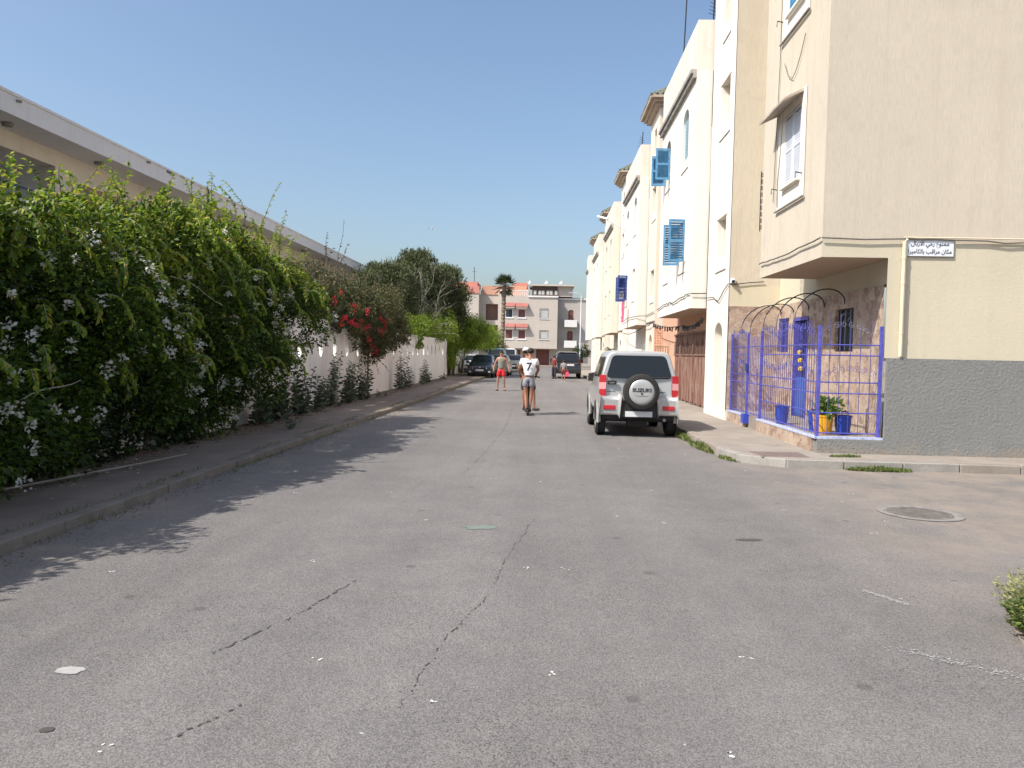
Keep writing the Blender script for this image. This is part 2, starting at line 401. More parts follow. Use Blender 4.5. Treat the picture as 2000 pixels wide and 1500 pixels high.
LEAFW = leafmat('weed_leaf', [(0, (.045, .065, .04)), (1, (.11, .14, .085))], .2)
LEAFG = leafmat('lime_shrub_leaf', [(0, (.06, .12, .012)), (.6, (.18, .27, .025)), (1, (.32, .38, .04))], .4)
PALML = leafmat('palm_leaf', [(0, (.03, .05, .02)), (1, (.09, .12, .05))], .15)
GRASS = leafmat('grass_blade', [(0, (.07, .13, .03)), (.6, (.15, .20, .05)), (1, (.34, .28, .13))], .3)
DRY = leafmat('dry_litter', [(0, (.05, .035, .022)), (.6, (.14, .085, .05)), (1, (.28, .19, .11))], .1, .9)
BRACT = leafmat('white_bract', [(0, (.60, .58, .46)), (1, (.82, .80, .72))], .35, .7)
BRACTR = leafmat('red_bract', [(0, (.42, .012, .03)), (1, (.70, .05, .07))], .35, .7)
# ================================================================ ground, road, pavements
g = MB(); g.box(-900, 900, -60, 2500, -1.2, -.03); tag(g.build('ground', SAND), kind='structure')
def sheet(name, poly, z, mat, sub=0):
    m = MB(); m.quad(*[(x, y, z) for x, y in poly]); return tag(m.build(name, mat), kind='structure')
m = MB(); m.quad((-4.2, -12, 0), (30, -12, 0), (30, 12.2, 0), (3.3, 12.2, 0), (3.3, 80, 0), (-4.2, 80, 0))
tag(m.build('road', ASPHALT), kind='structure')
m = MB(); m.quad((-60, 80, 0), (60, 80, 0), (60, 94.5, 0), (-60, 94.5, 0)); tag(m.build('cross_street', ASPHALT), kind='structure')
def slab(name, poly, z, mat, z0=-.02):
    m = MB(); m.prism([(x, y, z0) for x, y in poly], (0, 0, z-z0)); return tag(m.build(name, mat, fix=True), kind='structure')
def wob(y, s=.03): return math.sin(y*1.3)*s + math.sin(y*3.1+1)*s*.6
def kx(y): return -4.16 + (y-11)*.0115 if y > 11 else -4.16
left_edge = [(kx(y)-.16, y) for y in np.arange(-10, 79, 1.0)]
slab('pavement', left_edge + [(-6.1, 78), (-6.1, -10)], .095, PAVE)
corner = [(3.04, 79)] + [(3.04, y) for y in (40, 20, 13.6)] + [(3.98-.94*math.cos(t), 12.72-.94*math.sin(t)) for t in np.linspace(0.0, math.pi/2, 9)] + [(5.4, 11.78), (8, 11.70), (30, 11.6)]
slab('pavement', corner + [(30, 13), (4.9, 13), (4.9, 79)], .13, PAVE2)
slab('pavement', [(-60, 94.7), (60, 94.7), (60, 98.2), (-60, 98.2)], .13, PAVE2)
# sandy verge at the near right corner
m = MB(); ring = [(2.62, 3.2), (2.70, 4.0), (2.86, 4.6), (3.02, 5.0), (3.4, 5.28), (4.0, 5.4), (6, 5.5), (14, 5.5), (14, -8), (2.5, -8)]
m.prism([(x, y, -.01) for x, y in ring], (0, 0, .020)); tag(m.build('verge', SAND, fix=True), kind='structure')
# kerbs made of stones
def kerb(path, mats, step, w=.15, h=.135, gap=.012, jit=.008):
    root = empty('kerb', (path[0][0], path[0][1], 0)); tag(root, kind='structure')
    P = [Vector((x, y, 0)) for x, y in path]; L = [0]
    for a, b in zip(P, P[1:]): L.append(L[-1]+(b-a).length)
    def at(d):
        for i in range(len(L)-1):
            if d <= L[i+1]: return P[i].lerp(P[i+1], (d-L[i])/max(1e-6, L[i+1]-L[i]))
        return P[-1]
    d = 0; k = 0
    while d + step*.4 < L[-1]:
        ln = step*R_.uniform(.9, 1.1); a, b = at(d), at(min(d+ln-gap, L[-1])); t = (b-a); tl = t.length; t.normalize(); n = Vector((-t.y, t.x, 0))
        c = (a+b)/2 + n*(w/2 + R_.uniform(-jit, jit)); hh = h + R_.uniform(-.012, .008)
        mb = MB(); mb.obox((c.x, c.y, hh/2-.01), t*tl/2, n*w/2, (R_.uniform(-.003, .003), R_.uniform(-.003, .003), hh/2+.01))
        mt = mats(k) if callable(mats) else mats
        mb.build('kerbstone', mt, root, bevel=.012); d += ln; k += 1
    return root
kerb([(kx(y), y) for y in np.arange(1.0, 78, 1.0)], KERB, .95, h=.098, gap=.006, jit=.012)
kc = [(x, y) for x, y in corner if y < 60]
# path runs with the pavement on its left
_arc = [(3.98-1.04*math.cos(t), 12.72-1.04*math.sin(t)) for t in np.linspace(0, math.pi/2, 9)]
kerb([(2.94, 60), (2.94, 13.6)] + _arc + [(5.4, 11.68), (8, 11.64), (12, 11.62)], lambda k: KERBW if 59 <= k <= 63 else PAVE2, .8)
# ---------------------------------------------------------------- marks and fittings in the road
def ragged(cx, cy, rx, ry, rot, n=18, j=.25, z=.004, seed=0):
    r = random.Random(seed); pts = []
    for k in range(n):
        a = 2*math.pi*k/n; q = 1 + r.uniform(-j, j); x, y = rx*q*math.cos(a), ry*q*math.sin(a)
        pts.append((cx + x*math.cos(rot)-y*math.sin(rot), cy + x*math.sin(rot)+y*math.cos(rot), z))
    return pts
def crack(pts, w, label, seed):
    r = random.Random(seed); P = [Vector((x, y, 0)) for x, y in pts]; out = []
    for a, b in zip(P, P[1:]):
        n = max(2, int((b-a).length/.02)); dx = 0
        for i in range(n):
            dx = dx*.8 + r.uniform(-1, 1)*.012; out.append(a.lerp(b, i/n) + Vector((dx*min(1, (n-i)/8), r.uniform(-1, 1)*.005, 0)))
    out.append(P[-1]); m = MB()
    for i in range(len(out)-1):
        if r.random() < .42: continue
        a, b = out[i], out[i+1]; t = (b-a).normalized(); nn = Vector((-t.y, t.x, 0)); wa, wb = w*r.choice((.3, .5, .8, 1.6)), w*r.choice((.3, .5, .8, 1.6))
        z = Vector((0, 0, .004)); m.quad(a-nn*wa+z, b-nn*wb+z, b+nn*wb+z, a+nn*wa+z)
    tag(m.build('road_crack', plain('crack_dark', (.075, .068, .062), .95) if 'crack_dark' not in MATS else MATS['crack_dark'], at=None), label, 'crack')
crack([(-.62, 3.45), (-.60, 3.85), (-.52, 4.4), (-.38, 4.95), (-.30, 5.6), (-.22, 6.4), (-.05, 7.6)], .0035, 'long wandering crack in the asphalt up the middle of the road', 3)
crack([(-1.55, 3.05), (-1.35, 3.45)], .006, 'short dark crack in the asphalt at the bottom of the picture', 4)
crack([(-1.75, 4.0), (-1.62, 4.3), (-1.45, 4.75), (-1.3, 5.4)], .006, 'dark crack in the asphalt left of the road middle, in front of the hedge shadow', 5)
crack([(-1.05, 10.2), (-.9, 13), (-.8, 17), (-.9, 24)], .004, 'hairline seam running up the road towards the people', 6)
# manhole
mh = empty('manhole_cover', (4.12, 8.45, 0), 'round cast manhole cover with worn concrete ring, sunk in the side road asphalt', 'manhole')
mb = MB(); mb.lathe((4.12, 8.45, 0), [(.41, .003), (.43, .007), (.36, .009), (.33, .004)], 32); mb.build('rim', plain('manhole_ring', (.215, .195, .18), .9, var=.3, vscale=9), mh)
mb = MB(); mb.lathe((4.12, 8.45, 0), [(.325, .003), (.31, .008), (0.001, .008)], 32)
for i in range(-5, 6):
    for j in range(-5, 6):
        if math.hypot(i, j) < 5.1: mb.box(4.12+i*.055-.018, 4.12+i*.055+.018, 8.45+j*.055-.018, 8.45+j*.055+.018, .008, .014)
mb.build('lid', plain('manhole_iron', (.15, .135, .12), .8, var=.3, vscale=9), mh)
# drain cover on the corner pavement
dc = empty('drain_cover', (3.7, 12.1, .13), 'flat dark rectangular drain cover set in the corner pavement beside the fence', 'drain cover')
mb = MB(); mb.prism([(3.33, 12.50, .131), (4.15, 12.54, .131), (4.14, 11.96, .131), (3.42, 11.96, .131)], (0, 0, .008)); mb.build('plate', plain('drain_plate', (.17, .125, .11), .85, var=.2), dc)
mb = MB(); mb.prism([(3.30, 12.53, .13), (4.18, 12.57, .13), (4.17, 11.93, .13), (3.40, 11.93, .13)], (0, 0, .004)); mb.build('frame', plain('drain_frame', (.30, .26, .22), .9), dc)
# faded paint and patches
FADE = plain('faded_paint', (.36, .35, .33), .9, var=.25, vscale=14)
for i, (x0, y0, x1, y1, w, lb) in enumerate([(2.32, 5.55, 2.50, 5.25, .02, 'small scrap of faded white paint on the asphalt left of the bushy weed'), (2.06, 4.42, 2.62, 4.02, .045, 'long faded white paint streak on the asphalt at the right edge'), (2.62, 4.0, 3.05, 3.75, .03, 'end piece of the faded white streak nearest the right edge')]):
    r = random.Random(40+i); m = MB(); n = 60
    for k in range(n):
        for q in range(5):
            t = (k + r.random()*3)/n; ww = w*(.35+.5*abs(math.sin(k*.21+i))); cx, cy = x0+(x1-x0)*t + r.gauss(0, ww), y0+(y1-y0)*t + r.gauss(0, ww)
            m.quad(*ragged(cx, cy, r.uniform(.003, .010), r.uniform(.002, .006), r.uniform(0, 3), 6, .4, .004+.0002*q, k*7+q))
    tag(m.build('paint_mark', FADE), lb, 'road paint')
m = MB(); m.quad(*ragged(-.55, 7.15, .16, .09, .3, 14, .3, .004, 9)); tag(m.build('paint_patch', plain('green_stain', (.16, .20, .17), .9)), 'greenish stain on the asphalt in the middle of the road', 'stain')
m = MB(); m.quad(*ragged(-2.35, 3.72, .075, .045, .1, 14, .15, .004, 10)); tag(m.build('paint_patch', FADE), 'pale flattened oval patch on the asphalt at lower left', 'stain')
m = MB(); m.quad(*ragged(-2.08, 3.13, .03, .025, .1, 14, .15, .004, 11)); tag(m.build('tar_spot', MATS['crack_dark']), 'dark tar spot on the asphalt near the lower left corner', 'tar spot')
m = MB(); m.quad(*ragged(1.9, 6.98, .12, .05, .1, 14, .15, .004, 12)); tag(m.build('tar_spot', plain('oil', (.08, .07, .065), .8)), 'dark oil spot on the asphalt between the silver car and the manhole', 'tar spot')
m = MB(); m.quad(*ragged(.18, 2.72, .030, .018, .1, 14, .15, .004, 13)); tag(m.build('tar_spot', MATS['oil']), 'dark round tar spot at the bottom middle of the road', 'tar spot')
r = random.Random(5); m = MB()
for cx, cy in [(-1.05, 2.62), (1.28, 2.75), (-.75, 2.88)]:
    for k in range(16): m.quad(*ragged(cx+r.gauss(0, .016), cy+r.gauss(0, .012), r.uniform(.003, .010), r.uniform(.003, .007), r.uniform(0, 3), 6, .4, .0042, k))
for k in range(80):
    cx, cy = r.uniform(-3.6, 4.5), 2.6 + 24*r.random()**1.6
    for q in range(3): m.quad(*ragged(cx+r.gauss(0, .02), cy+r.gauss(0, .015), r.uniform(.006, .016), r.uniform(.004, .010), r.uniform(0, 3), 6, .4, .0042, k*3+q))
tag(m.build('litter_specks', plain('bird_dropping', (.66, .65, .62), .9)), 'white bird droppings and paper specks scattered over the road', 'droppings', kind='stuff')

# ================================================================ right-hand houses
def window(par, F, a0, a1, z0, z1, fm, pm, o=-.12, fr=.05, bars=1, sill=None, name='window', panename='pane'):
    mb = MB()
    F.box(mb, a0, a0+fr, o-.03, o+.03, z0, z1); F.box(mb, a1-fr, a1, o-.03, o+.03, z0, z1)
    F.box(mb, a0+fr, a1-fr, o-.028, o+.028, z1-fr, z1); F.box(mb, a0+fr, a1-fr, o-.028, o+.028, z0, z0+fr)
    for k in range(bars):
        c = a0+(a1-a0)*(k+1)/(bars+1); F.box(mb, c-.025, c+.025, o-.02, o+.02, z0+fr, z1-fr)
    w = mb.build(name, fm, par)
    mb = MB(); F.box(mb, a0+fr*.5, a1-fr*.5, o-.02, o-.008, z0+fr*.5, z1-fr*.5); mb.build(panename, pm, w)
    if sill: mb = MB(); F.box(mb, a0-.08, a1+.08, .003, .07, z0-.07, z0-.003); mb.build('sill', sill, w)
    return w
def shutter_leaf(par, hinge, d, w, z0, z1, mat, slat_n=15, name='shutter'):
    """louvred leaf from hinge point (x,y) along unit direction d"""
    hx, hy = hinge; D = Vector((d[0], d[1], 0)).normalized(); Nn = Vector((-D.y, D.x, 0)); t = .02
    def bx(mb, a, b, za, zb, th=t, tilt=0):
        c = Vector((hx, hy, (za+zb)/2)) + D*(a+b)/2; up = Vector((0, 0, (zb-za)/2))
        if tilt: up = Vector((0, 0, 1))*((zb-za)/2) + Nn*tilt
        mb.obox(c, D*(b-a)/2, Nn*th, up)
    mb = MB(); zm = (z0+z1)/2
    bx(mb, 0, .06, z0, z1); bx(mb, w-.06, w, z0, z1)
    for za, zb in ((z0, z0+.07), (z1-.07, z1), (zm-.035, zm+.035)): bx(mb, .06, w-.06, za, zb, t*.95)
    o = mb.build(name, mat, par)
    mb = MB(); n = slat_n
    for k in range(n):
        z = z0+.08 + (z1-z0-.16)*(k+.5)/n
        if abs(z-zm) < .05: continue
        bx(mb, .055, w-.055, z-.024, z+.024, .004, .022)
    s = mb.build('slats', mat, o); s['kind'] = 'stuff'
    return o
def cable(name, pts, r, mat, par=None, label=None, cat='cable', sag=0, jit=0, seed=1):
    rr = random.Random(seed); out = []
    for a, b in zip(pts, pts[1:]):
        a, b = Vector(a), Vector(b); n = max(2, int((b-a).length/.25))
        for i in range(n):
            t = i/n; p = a.lerp(b, t); p.z -= sag*4*t*(1-t); 
            if i: p += Vector((rr.uniform(-1, 1)*jit*.2, 0, rr.uniform(-1, 1)*jit))
            out.append(p)
    out.append(Vector(pts[-1])); mb = MB(); mb.tube(out, r, 5)
    if par: return mb.build(name, mat, par, smooth=True)
    return tag(mb.build(name, mat, None, smooth=True, at=tuple(pts[0])), label, cat)

# ---------------- house A : the corner house
HA = empty('corner_house', (5.5, 12.65, 0), 'beige corner house with scratched render, overhanging upper floors and grey rough base', 'house')
FY = Face('-y', 12.65); XB, XR, XE = 4.45, 5.60, 30.0
TOP = 12.2
mb = MB()
FY.grid(mb, XB, XE, 3.56, TOP)                       # side wall, upper
FX = Face('-x', XB)
win1 = (13.86, 14.80, 4.84, 6.18); win2 = (13.86, 14.80, 8.02, 9.4)
FX.grid(mb, 12.65, 16.2, 3.3, TOP, [win1, win2], .16)
mb.quad((XB, 16.2, 3.3), (XR, 16.2, 3.3), (XR, 16.2, TOP), (XB, 16.2, TOP))
F186 = Face('-y', 18.6); F186.grid(mb, 4.4, XE, 3.38, TOP)
mb.quad((XB, 12.65, TOP), (XE, 12.65, TOP), (XE, 18.6, TOP), (XB, 18.6, TOP))
mb.build('wall', BEIGE, HA, fix=True)
mb = MB(); FY.grid(mb, 5.5, XE, 1.69, 3.3); FY.grid(mb, XB, XE, 3.3, 3.56)
mb.quad((5.5, 12.65, 1.69), (5.5, 12.65, 3.3), (XR, 12.9, 3.3), (XR, 12.9, 1.69)); mb.quad((XR, 12.9, .38), (XR, 12.9, 3.3), (5.5, 12.65, 3.3), (5.5, 12.65, .38))
mb.build('lower_wall', CREAM, HA)
mb = MB(); FY.grid(mb, 5.5, XE, 0.02, .38+1.31-.02); mb = MB()
mb.box(5.53, XE, 12.60, 12.66, .05, 1.69); mb.box(4.47, 5.53, 12.605, 12.80, .05, .36)
d = mb.build('rough_base', DADO, HA)
# ground-floor recess
FR = Face('-x', XR)
bigw = (14.12, 15.0, 1.80, 2.60); door = (16.46, 17.36, .38, 2.56); smw = (17.78, 18.5, 1.80, 2.58)
mb = MB(); FR.grid(mb, 12.9, 18.6, 2.9, 3.3); Face('-x', XR).grid(mb, 16.2, 18.6, 3.3, 3.4); mb.quad((XR, 16.2, 3.4), (XR, 18.6, 3.4), (XR, 18.6, TOP), (XR, 16.2, TOP)); F186.grid(mb, 4.4, XR, 2.87, 3.38); mb.build('recess_wall', CREAM, HA)
mb = MB(); FM = Face('-x', XR-.03); FM.grid(mb, 12.9, 18.57, .38, 2.9, [bigw, door, smw], .2)
Face('-y', 18.57).grid(mb, 4.4, XR-.03, .38, 2.87); mb.quad((XR-.03, 12.9, 2.9), (XR-.03, 18.57, 2.9), (XR, 18.57, 2.9), (XR, 12.9, 2.9)); mb.quad((4.4, 18.57, 2.87), (XR-.03, 18.57, 2.87), (XR-.03, 18.6, 2.87), (4.4, 18.6, 2.87))
mb.box(4.44, 4.50, 12.81, 16.08, .05, .36); mb.box(4.44, 4.50, 17.0, 18.6, .05, .36)
mb.build('stone_cladding', MARBLE, HA)
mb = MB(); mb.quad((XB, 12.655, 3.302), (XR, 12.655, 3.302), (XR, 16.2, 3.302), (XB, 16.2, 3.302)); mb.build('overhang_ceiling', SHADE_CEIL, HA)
mb = MB(); mb.box(4.50, 5.57, 12.80, 18.57, .05, .38); mb.build('porch_floor', PAVE2, HA)
mb = MB(); mb.box(4.43, 4.56, 12.62, 16.08, .36, .395); mb.box(4.43, 4.56, 17.0, 18.56, .36, .395); mb.box(4.56, 5.52, 12.62, 12.76, .36, .395)
mb.build('coping', plain('worn_blue_white_coping', (.42, .46, .62), .7, var=.35, vscale=16), HA)
# windows and door of the recess
w = window(HA, FM, *bigw, IRONK, DARKWIN, o=-.10, bars=0, fr=.03)
mb = MB()
for k in range(3):
    a = bigw[0]+.2+k*.24; mb.tube([FM.pt(a, -.03, bigw[2]+.02), FM.pt(a, -.03, bigw[3]-.02)], .007, 5)
for cz, ca, rr in ((2.35, 14.33, .09), (2.42, 14.62, .11), (2.30, 14.83, .08)):
    mb.tube([FM.pt(ca+rr*math.cos(t)*(1-t/9), -.02, cz+rr*math.sin(t)*(1-t/9)) for t in np.linspace(0, 5, 14)], .007, 4)
mb.build('grille', plain('pale_iron', (.28, .30, .40), .5), w)
w = window(HA, FM, *smw, IRONK, DARKWIN, o=-.10, bars=0)
mb = MB()
for k in range(7): a = smw[0]+.07+k*.097; mb.tube([FM.pt(a, .02, smw[2]), FM.pt(a, .02, smw[3])], .009, 5)
for k in range(3): z = smw[2]+.12+k*.27; mb.tube([FM.pt(smw[0], .02, z), FM.pt(smw[1], .02, z)], .009, 5)
mb.build('grille', IRONB, w)
D = MB(); FM.box(D, door[0]+.01, door[1]-.01, -.14, -.10, .39, 2.55); dr = D.build('door', plain('dark_blue_door', (.02, .025, .07), .4), HA)
mb = MB(); FM.box(mb, door[0], door[0]+.06, -.09, .02, .385, 2.55); FM.box(mb, door[1]-.06, door[1], -.09, .02, .385, 2.55); FM.box(mb, door[0]+.06, door[1]-.06, -.09, .02, 2.48, 2.55); mb.build('frame', IRONB, dr)
mb = MB(); FM.box(mb, door[0]+.07, door[1]-.07, -.06, -.04, .40, 1.25); mb.build('panel', plain('blue_door_panel', (.05, .12, .42), .45), dr)
mb = MB()
for k in range(7): a = door[0]+.12+k*.108; mb.tube([FM.pt(a, -.05, 1.25), FM.pt(a, -.05, 2.48)], .009, 5)
for cz in (1.5, 1.95, 2.3):
    for sg in (-1, 1):
        ca = (door[0]+door[1])/2; mb.tube([FM.pt(ca+sg*(.05+.17*(1-t/7)*abs(math.cos(t))), -.03, cz+.13*math.sin(t)*(1-t/8)) for t in np.linspace(0, 5.5, 14)], .009, 4)
mb.build('grille', IRONB, dr)
mb = MB()
for q, cz in enumerate((1.40, 1.58, 1.75)): mb.lathe(FM.pt(door[0]+.4+.05*q, .0, cz), [(.001, -.02), (.05, 0), (.06, .06), (.001, .09)], 8)
mb.build('ornament', plain('yellow_flower_ornament', (.72, .50, .03), .6), dr)
# upper windows of the box : white shutters, canopy, pale surround
def upper_window(wn, canopy, mat):
    a0, a1, z0, z1 = wn; mb = MB()
    FX.grid(mb, a0-.24, a1+.38, z0-.36, z1+.2, [(a0, a1, z0, z1)], .02)
    mb.v = [(x-.012, y, z) for x, y, z in mb.v]
    w = mb.build('window', plain('window_surround', (.78, .72, .62), .9) if 'window_surround' not in MATS else MATS['window_surround'], HA)
    for k in range(2):
        b0 = a0+.01+(a1-a0)/2*k; mb = MB(); e = b0+(a1-a0)/2-.015
        FX.box(mb, b0, b0+.05, -.03, .005, z0+.01, z1-.01); FX.box(mb, e-.05, e, -.03, .005, z0+.01, z1-.01)
        for za in (z0+.01, (z0+z1)/2-.03, z1-.07): FX.box(mb, b0+.05, e-.05, -.028, .003, za, za+.06)
        for q in range(24):
            z = z0+.09+q*(z1-z0-.18)/24; FX.box(mb, b0+.05, e-.05, -.022, -.005, z, z+.034)
        mb.build('shutter', mat, w)
    mb = MB(); FX.box(mb, a0-.3, a1+.4, .024, .06, z0-.385, z0-.36); mb.build('ledge', GREYTRIM, w)
    mb = MB(); FX.box(mb, a0-.02, a1+.02, .03, .09, z0-.04, z0); mb.build('sill', MATS['window_surround'], w)
    if canopy:
        mb = MB(); y0, y1, zz = a0-.08, a1+.50, z1+.04
        mb.prism([(XB-.002, y0, zz+.16), (XB-.36, y0, zz-.02), (XB-.36, y0, zz-.06), (XB-.002, y0, zz+.11)], (0, y1-y0, 0)); mb.build('canopy', plain('canopy_sheet', (.40, .34, .28), .8, var=.25), w)
        mb = MB(); mb.tube([(XB-.004, a1+.12, z1+.14), (XB-.03, a1+.3, z0+.2), (XB-.03, a1+.28, z0-.3)], .008, 5); mb.build('wire', CABLE, w)
    for (a, ) in ((a0-.12,), (a1+.35,)):
        mb = MB(); mb.tube([FX.pt(a, .003, z0+.05), FX.pt(a, .12, z0+.07), FX.pt(a, .13, z0-.03)], .012, 5); mb.build('bracket', IRONK, w)
upper_window(win1, True, SHUTW); upper_window(win2, False, BLUEP)
# vertical iron trellis at the far end of the overhang
mb = MB()
for a in (16.24, 16.42): mb.tube([(4.47, a, 4.3), (4.47, a, 5.55)], .010, 5)
for k in range(9):
    z = 4.36+k*.135; mb.tube([(4.47, 16.33+.07*math.cos(t)*(1-t/9), z+.06*math.sin(t)*(1-t/9)) for t in np.linspace(0, 6, 12)], .008, 4)
mb.box(4.46, 4.52, 16.2, 16.22, 4.3, 4.34); mb.build('grille', IRONK, HA)
# service cables and drain pipe
cable('cable', [(4.40, 16.1, 3.58), (4.40, 14.5, 3.55), (4.40, 12.62, 3.60)], .014, CABLE, HA, jit=.01, seed=2)
cable('cable', [(4.42, 12.60, 3.60), (5.1, 12.60, 3.58), (5.72, 12.60, 3.60), (7.0, 12.60, 3.585), (7.3, 12.60, 3.55), (8.0, 12.60, 3.60), (14, 12.6, 3.6)], .013, CABLE, HA, jit=.006, seed=3)
cable('cable', [(5.72, 12.59, 3.62), (7.0, 12.60, 3.62), (9.0, 12.60, 3.62)], .012, PIPE, HA, jit=.003, seed=4)
mb = MB(); mb.tube([(5.76, 12.60, 3.60), (5.73, 12.60, 3.56), (5.73, 12.60, 1.72)], .032, 8)
for z in (2.1, 2.9, 3.3): mb.tube([(5.73, 12.60, z-.02), (5.73, 12.60, z+.02)], .038, 8)
mb.build('drain_pipe', PIPE, HA, smooth=True)
cable('cable', [(4.42, 15.15, 12.0), (4.42, 15.2, 7.2), (4.42, 15.35, 4.7)], .008, CABLE, HA, jit=.004, seed=5)
cable('cable', [(4.42, 13.75, 7.30), (4.42, 14.4, 6.75), (4.42, 14.9, 7.2)], .007, CABLE, HA, jit=.004, sag=.1, seed=6)
# security camera
sc = empty('security_camera', (4.5, 18.55, 3.46), 'small white dome security camera on the corner of the beige wall above the blue fence', 'security camera')
mb = MB(); mb.lathe((4.47, 18.56, 3.42), [(.001, .11), (.055, .10), (.07, .06), (.07, .0), (.001, -.005)], 14); mb.build('housing', SIGNW, sc, smooth=True)
mb = MB(); mb.lathe((4.46, 18.50, 3.45), [(.001, -.045), (.035, -.035), (.042, .0), (.001, .01)], 12, 'y'); mb.build('lens', IRONK, sc, smooth=True)
mb = MB(); mb.box(4.44, 4.50, 18.57, 18.60, 3.40, 3.52); mb.build('mount', SIGNW, sc)
cable('wall_cable', [(4.36, 21.0, 3.22), (4.36, 20.2, 3.20), (4.36, 19.6, 3.05), (4.36, 19.0, 3.28), (4.37, 18.62, 3.40), (4.52, 18.56, 3.39), (5.2, 18.56, 3.46)], .011, CABLEK, None, 'dark looping cable strung across the white pillar up to the security camera', jit=.012, seed=8)

# ---------------- sign with two lines of arabic
sg = empty('street_sign', (6.12, 12.64, 3.33), 'white rectangular sign with two lines of dark arabic writing on the cream wall', 'sign')
mb = MB(); mb.box(5.76, 6.51, 12.615, 12.63, 3.33, 3.60); mb.build('plate', SIGNW, sg, bevel=.004)
mb = MB(); mb.box(5.75, 6.52, 12.632, 12.642, 3.32, 3.61); mb.build('backing', GREYTRIM, sg)
AF = {'ا': 'FE8D FE8E FE8D FE8E', 'ل': 'FEDD FEDE FEDF FEE0', 'م': 'FEE1 FEE2 FEE3 FEE4', 'ن': 'FEE5 FEE6 FEE7 FEE8', 'و': 'FEED FEEE FEED FEEE', 'ع': 'FEC9 FECA FECB FECC', 'ر': 'FEAD FEAE FEAD FEAE', 'ي': 'FEF1 FEF2 FEF3 FEF4', 'ز': 'FEAF FEB0 FEAF FEB0', 'ب': 'FE8F FE90 FE91 FE92', 'ك': 'FED9 FEDA FEDB FEDC', 'ق': 'FED5 FED6 FED7 FED8'}
AF = {k: [chr(int(h, 16)) for h in v.split()] for k, v in AF.items()}
def arabic(s):
    out = []
    for wd in s.split(' '):
        t = ''.join(AF[ch][(1 if i and wd[i-1] not in 'اورز' else 0) + (2 if i < len(wd)-1 and ch not in 'اورز' else 0)] for i, ch in enumerate(wd))
        out.append(t.replace('\uFEDF\uFE8E', '\uFEFB').replace('\uFEE0\uFE8E', '\uFEFC'))
    return ' '.join(out)[::-1]
def text(name, body, size, loc, rot, mat, par, align='CENTER', ext=.001, sx=1, bold=0):
    cu = bpy.data.curves.new(name, 'FONT'); cu.body = body; cu.size = size; cu.align_x = align; cu.align_y = 'CENTER'; cu.extrude = ext; cu.offset = bold
    _t = bpy.data.objects.new(name, cu); COL.objects.link(_t); cu.materials.append(mat); bpy.context.view_layer.update()
    me = bpy.data.meshes.new_from_object(_t.evaluated_get(bpy.context.evaluated_depsgraph_get())); bpy.data.objects.remove(_t); o = bpy.data.objects.new(name, me); COL.objects.link(o)
    if not me.materials: me.materials.append(mat)
    o.parent = par; o.location = Vector(loc)-OFF.get(par.name, Vector((0, 0, 0))); o.rotation_euler = rot; o.scale = (sx, 1, 1); return o
text('lettering', arabic('ممنوع رمي الازبال'), .095, (6.135, 12.612, 3.53), (rad(90), 0, 0), INK, sg, bold=.0006, sx=.90)
text('lettering', arabic('مكان مراقب بالكاميرا'), .095, (6.135, 12.612, 3.405), (rad(90), 0, 0), INK, sg, bold=.0006, sx=.86)

# ---------------- blue iron fence round the porch
fe = empty('iron_fence', (4.5, 15.5, .38), 'blue wrought iron fence with scrolls enclosing the stone clad porch', 'fence')
IROND = plain('dark_blue_bar', (.06, .055, .22), .5)
def bar(name, p, q, r, mat=IRONB, n=5):
    mb = MB(); mb.tube([p, q], r, n); return mb.build(name, mat, fe)
def post(x, y, z1):
    mb = MB(); mb.box(x-.024, x+.024, y-.024, y+.024, .395, z1); return mb.build('post', IRONB, fe)
for x, y in ((4.49, 12.70), (5.47, 12.70), (4.49, 16.03), (4.49, 17.05), (4.49, 18.5)): post(x, y, 2.2)
for z in (.45, .78, 1.10, 1.28, 1.72, 1.89):
    bar('rail', (4.51, 12.70, z), (5.45, 12.70, z), .011)
    bar('rail', (4.49, 12.73, z), (4.49, 16.0, z), .011)
    bar('rail', (4.49, 17.08, z), (4.49, 18.47, z), .011)
for k in range(1, 6): x = 4.49+k*.98/6; bar('bar', (x, 12.70, .42), (x, 12.70, 2.32+.1*math.sin(k*1.2)), .006, IROND)
for k in range(1, 28): y = 12.70+k*3.33/28; bar('bar', (4.49, y, .42), (4.49, y, 2.16+.14*abs(math.sin(k*.34))), .006, IROND)
for k in range(1, 13): y = 17.05+k*1.45/13; bar('bar', (4.49, y, .42), (4.49, y, 2.16+.12*abs(math.sin(k*.3))), .006, IROND)
def spiral(F, ca, cz, r, turns=1.3, ph=0, sgn=1, th=.0038):
    mb = MB(); T = np.linspace(0, turns*2*math.pi, 16)
    mb.tube([F(ca+sgn*r*(1-.75*t/T[-1])*math.cos(t+ph), cz+r*(1-.75*t/T[-1])*math.sin(t+ph)) for t in T], th, 4); return mb
fa = lambda a, z: (a, 12.69, z); fb = lambda a, z: (4.48, a, z)
for i in range(7):
    a = 4.62+i*.12; mb = spiral(fa, a, 1.42+.10*math.sin(i*math.pi/6), .055, ph=i, sgn=(-1)**i); mb.build('scroll', IRONB, fe)
    mb = spiral(fa, a, 2.10+.13*math.sin(i*math.pi/6+.4), .05, ph=i*1.3, sgn=(-1)**i); mb.build('scroll', plain('grey_iron', (.2, .2, .3), .5) if 'grey_iron' not in MATS else MATS['grey_iron'], fe)
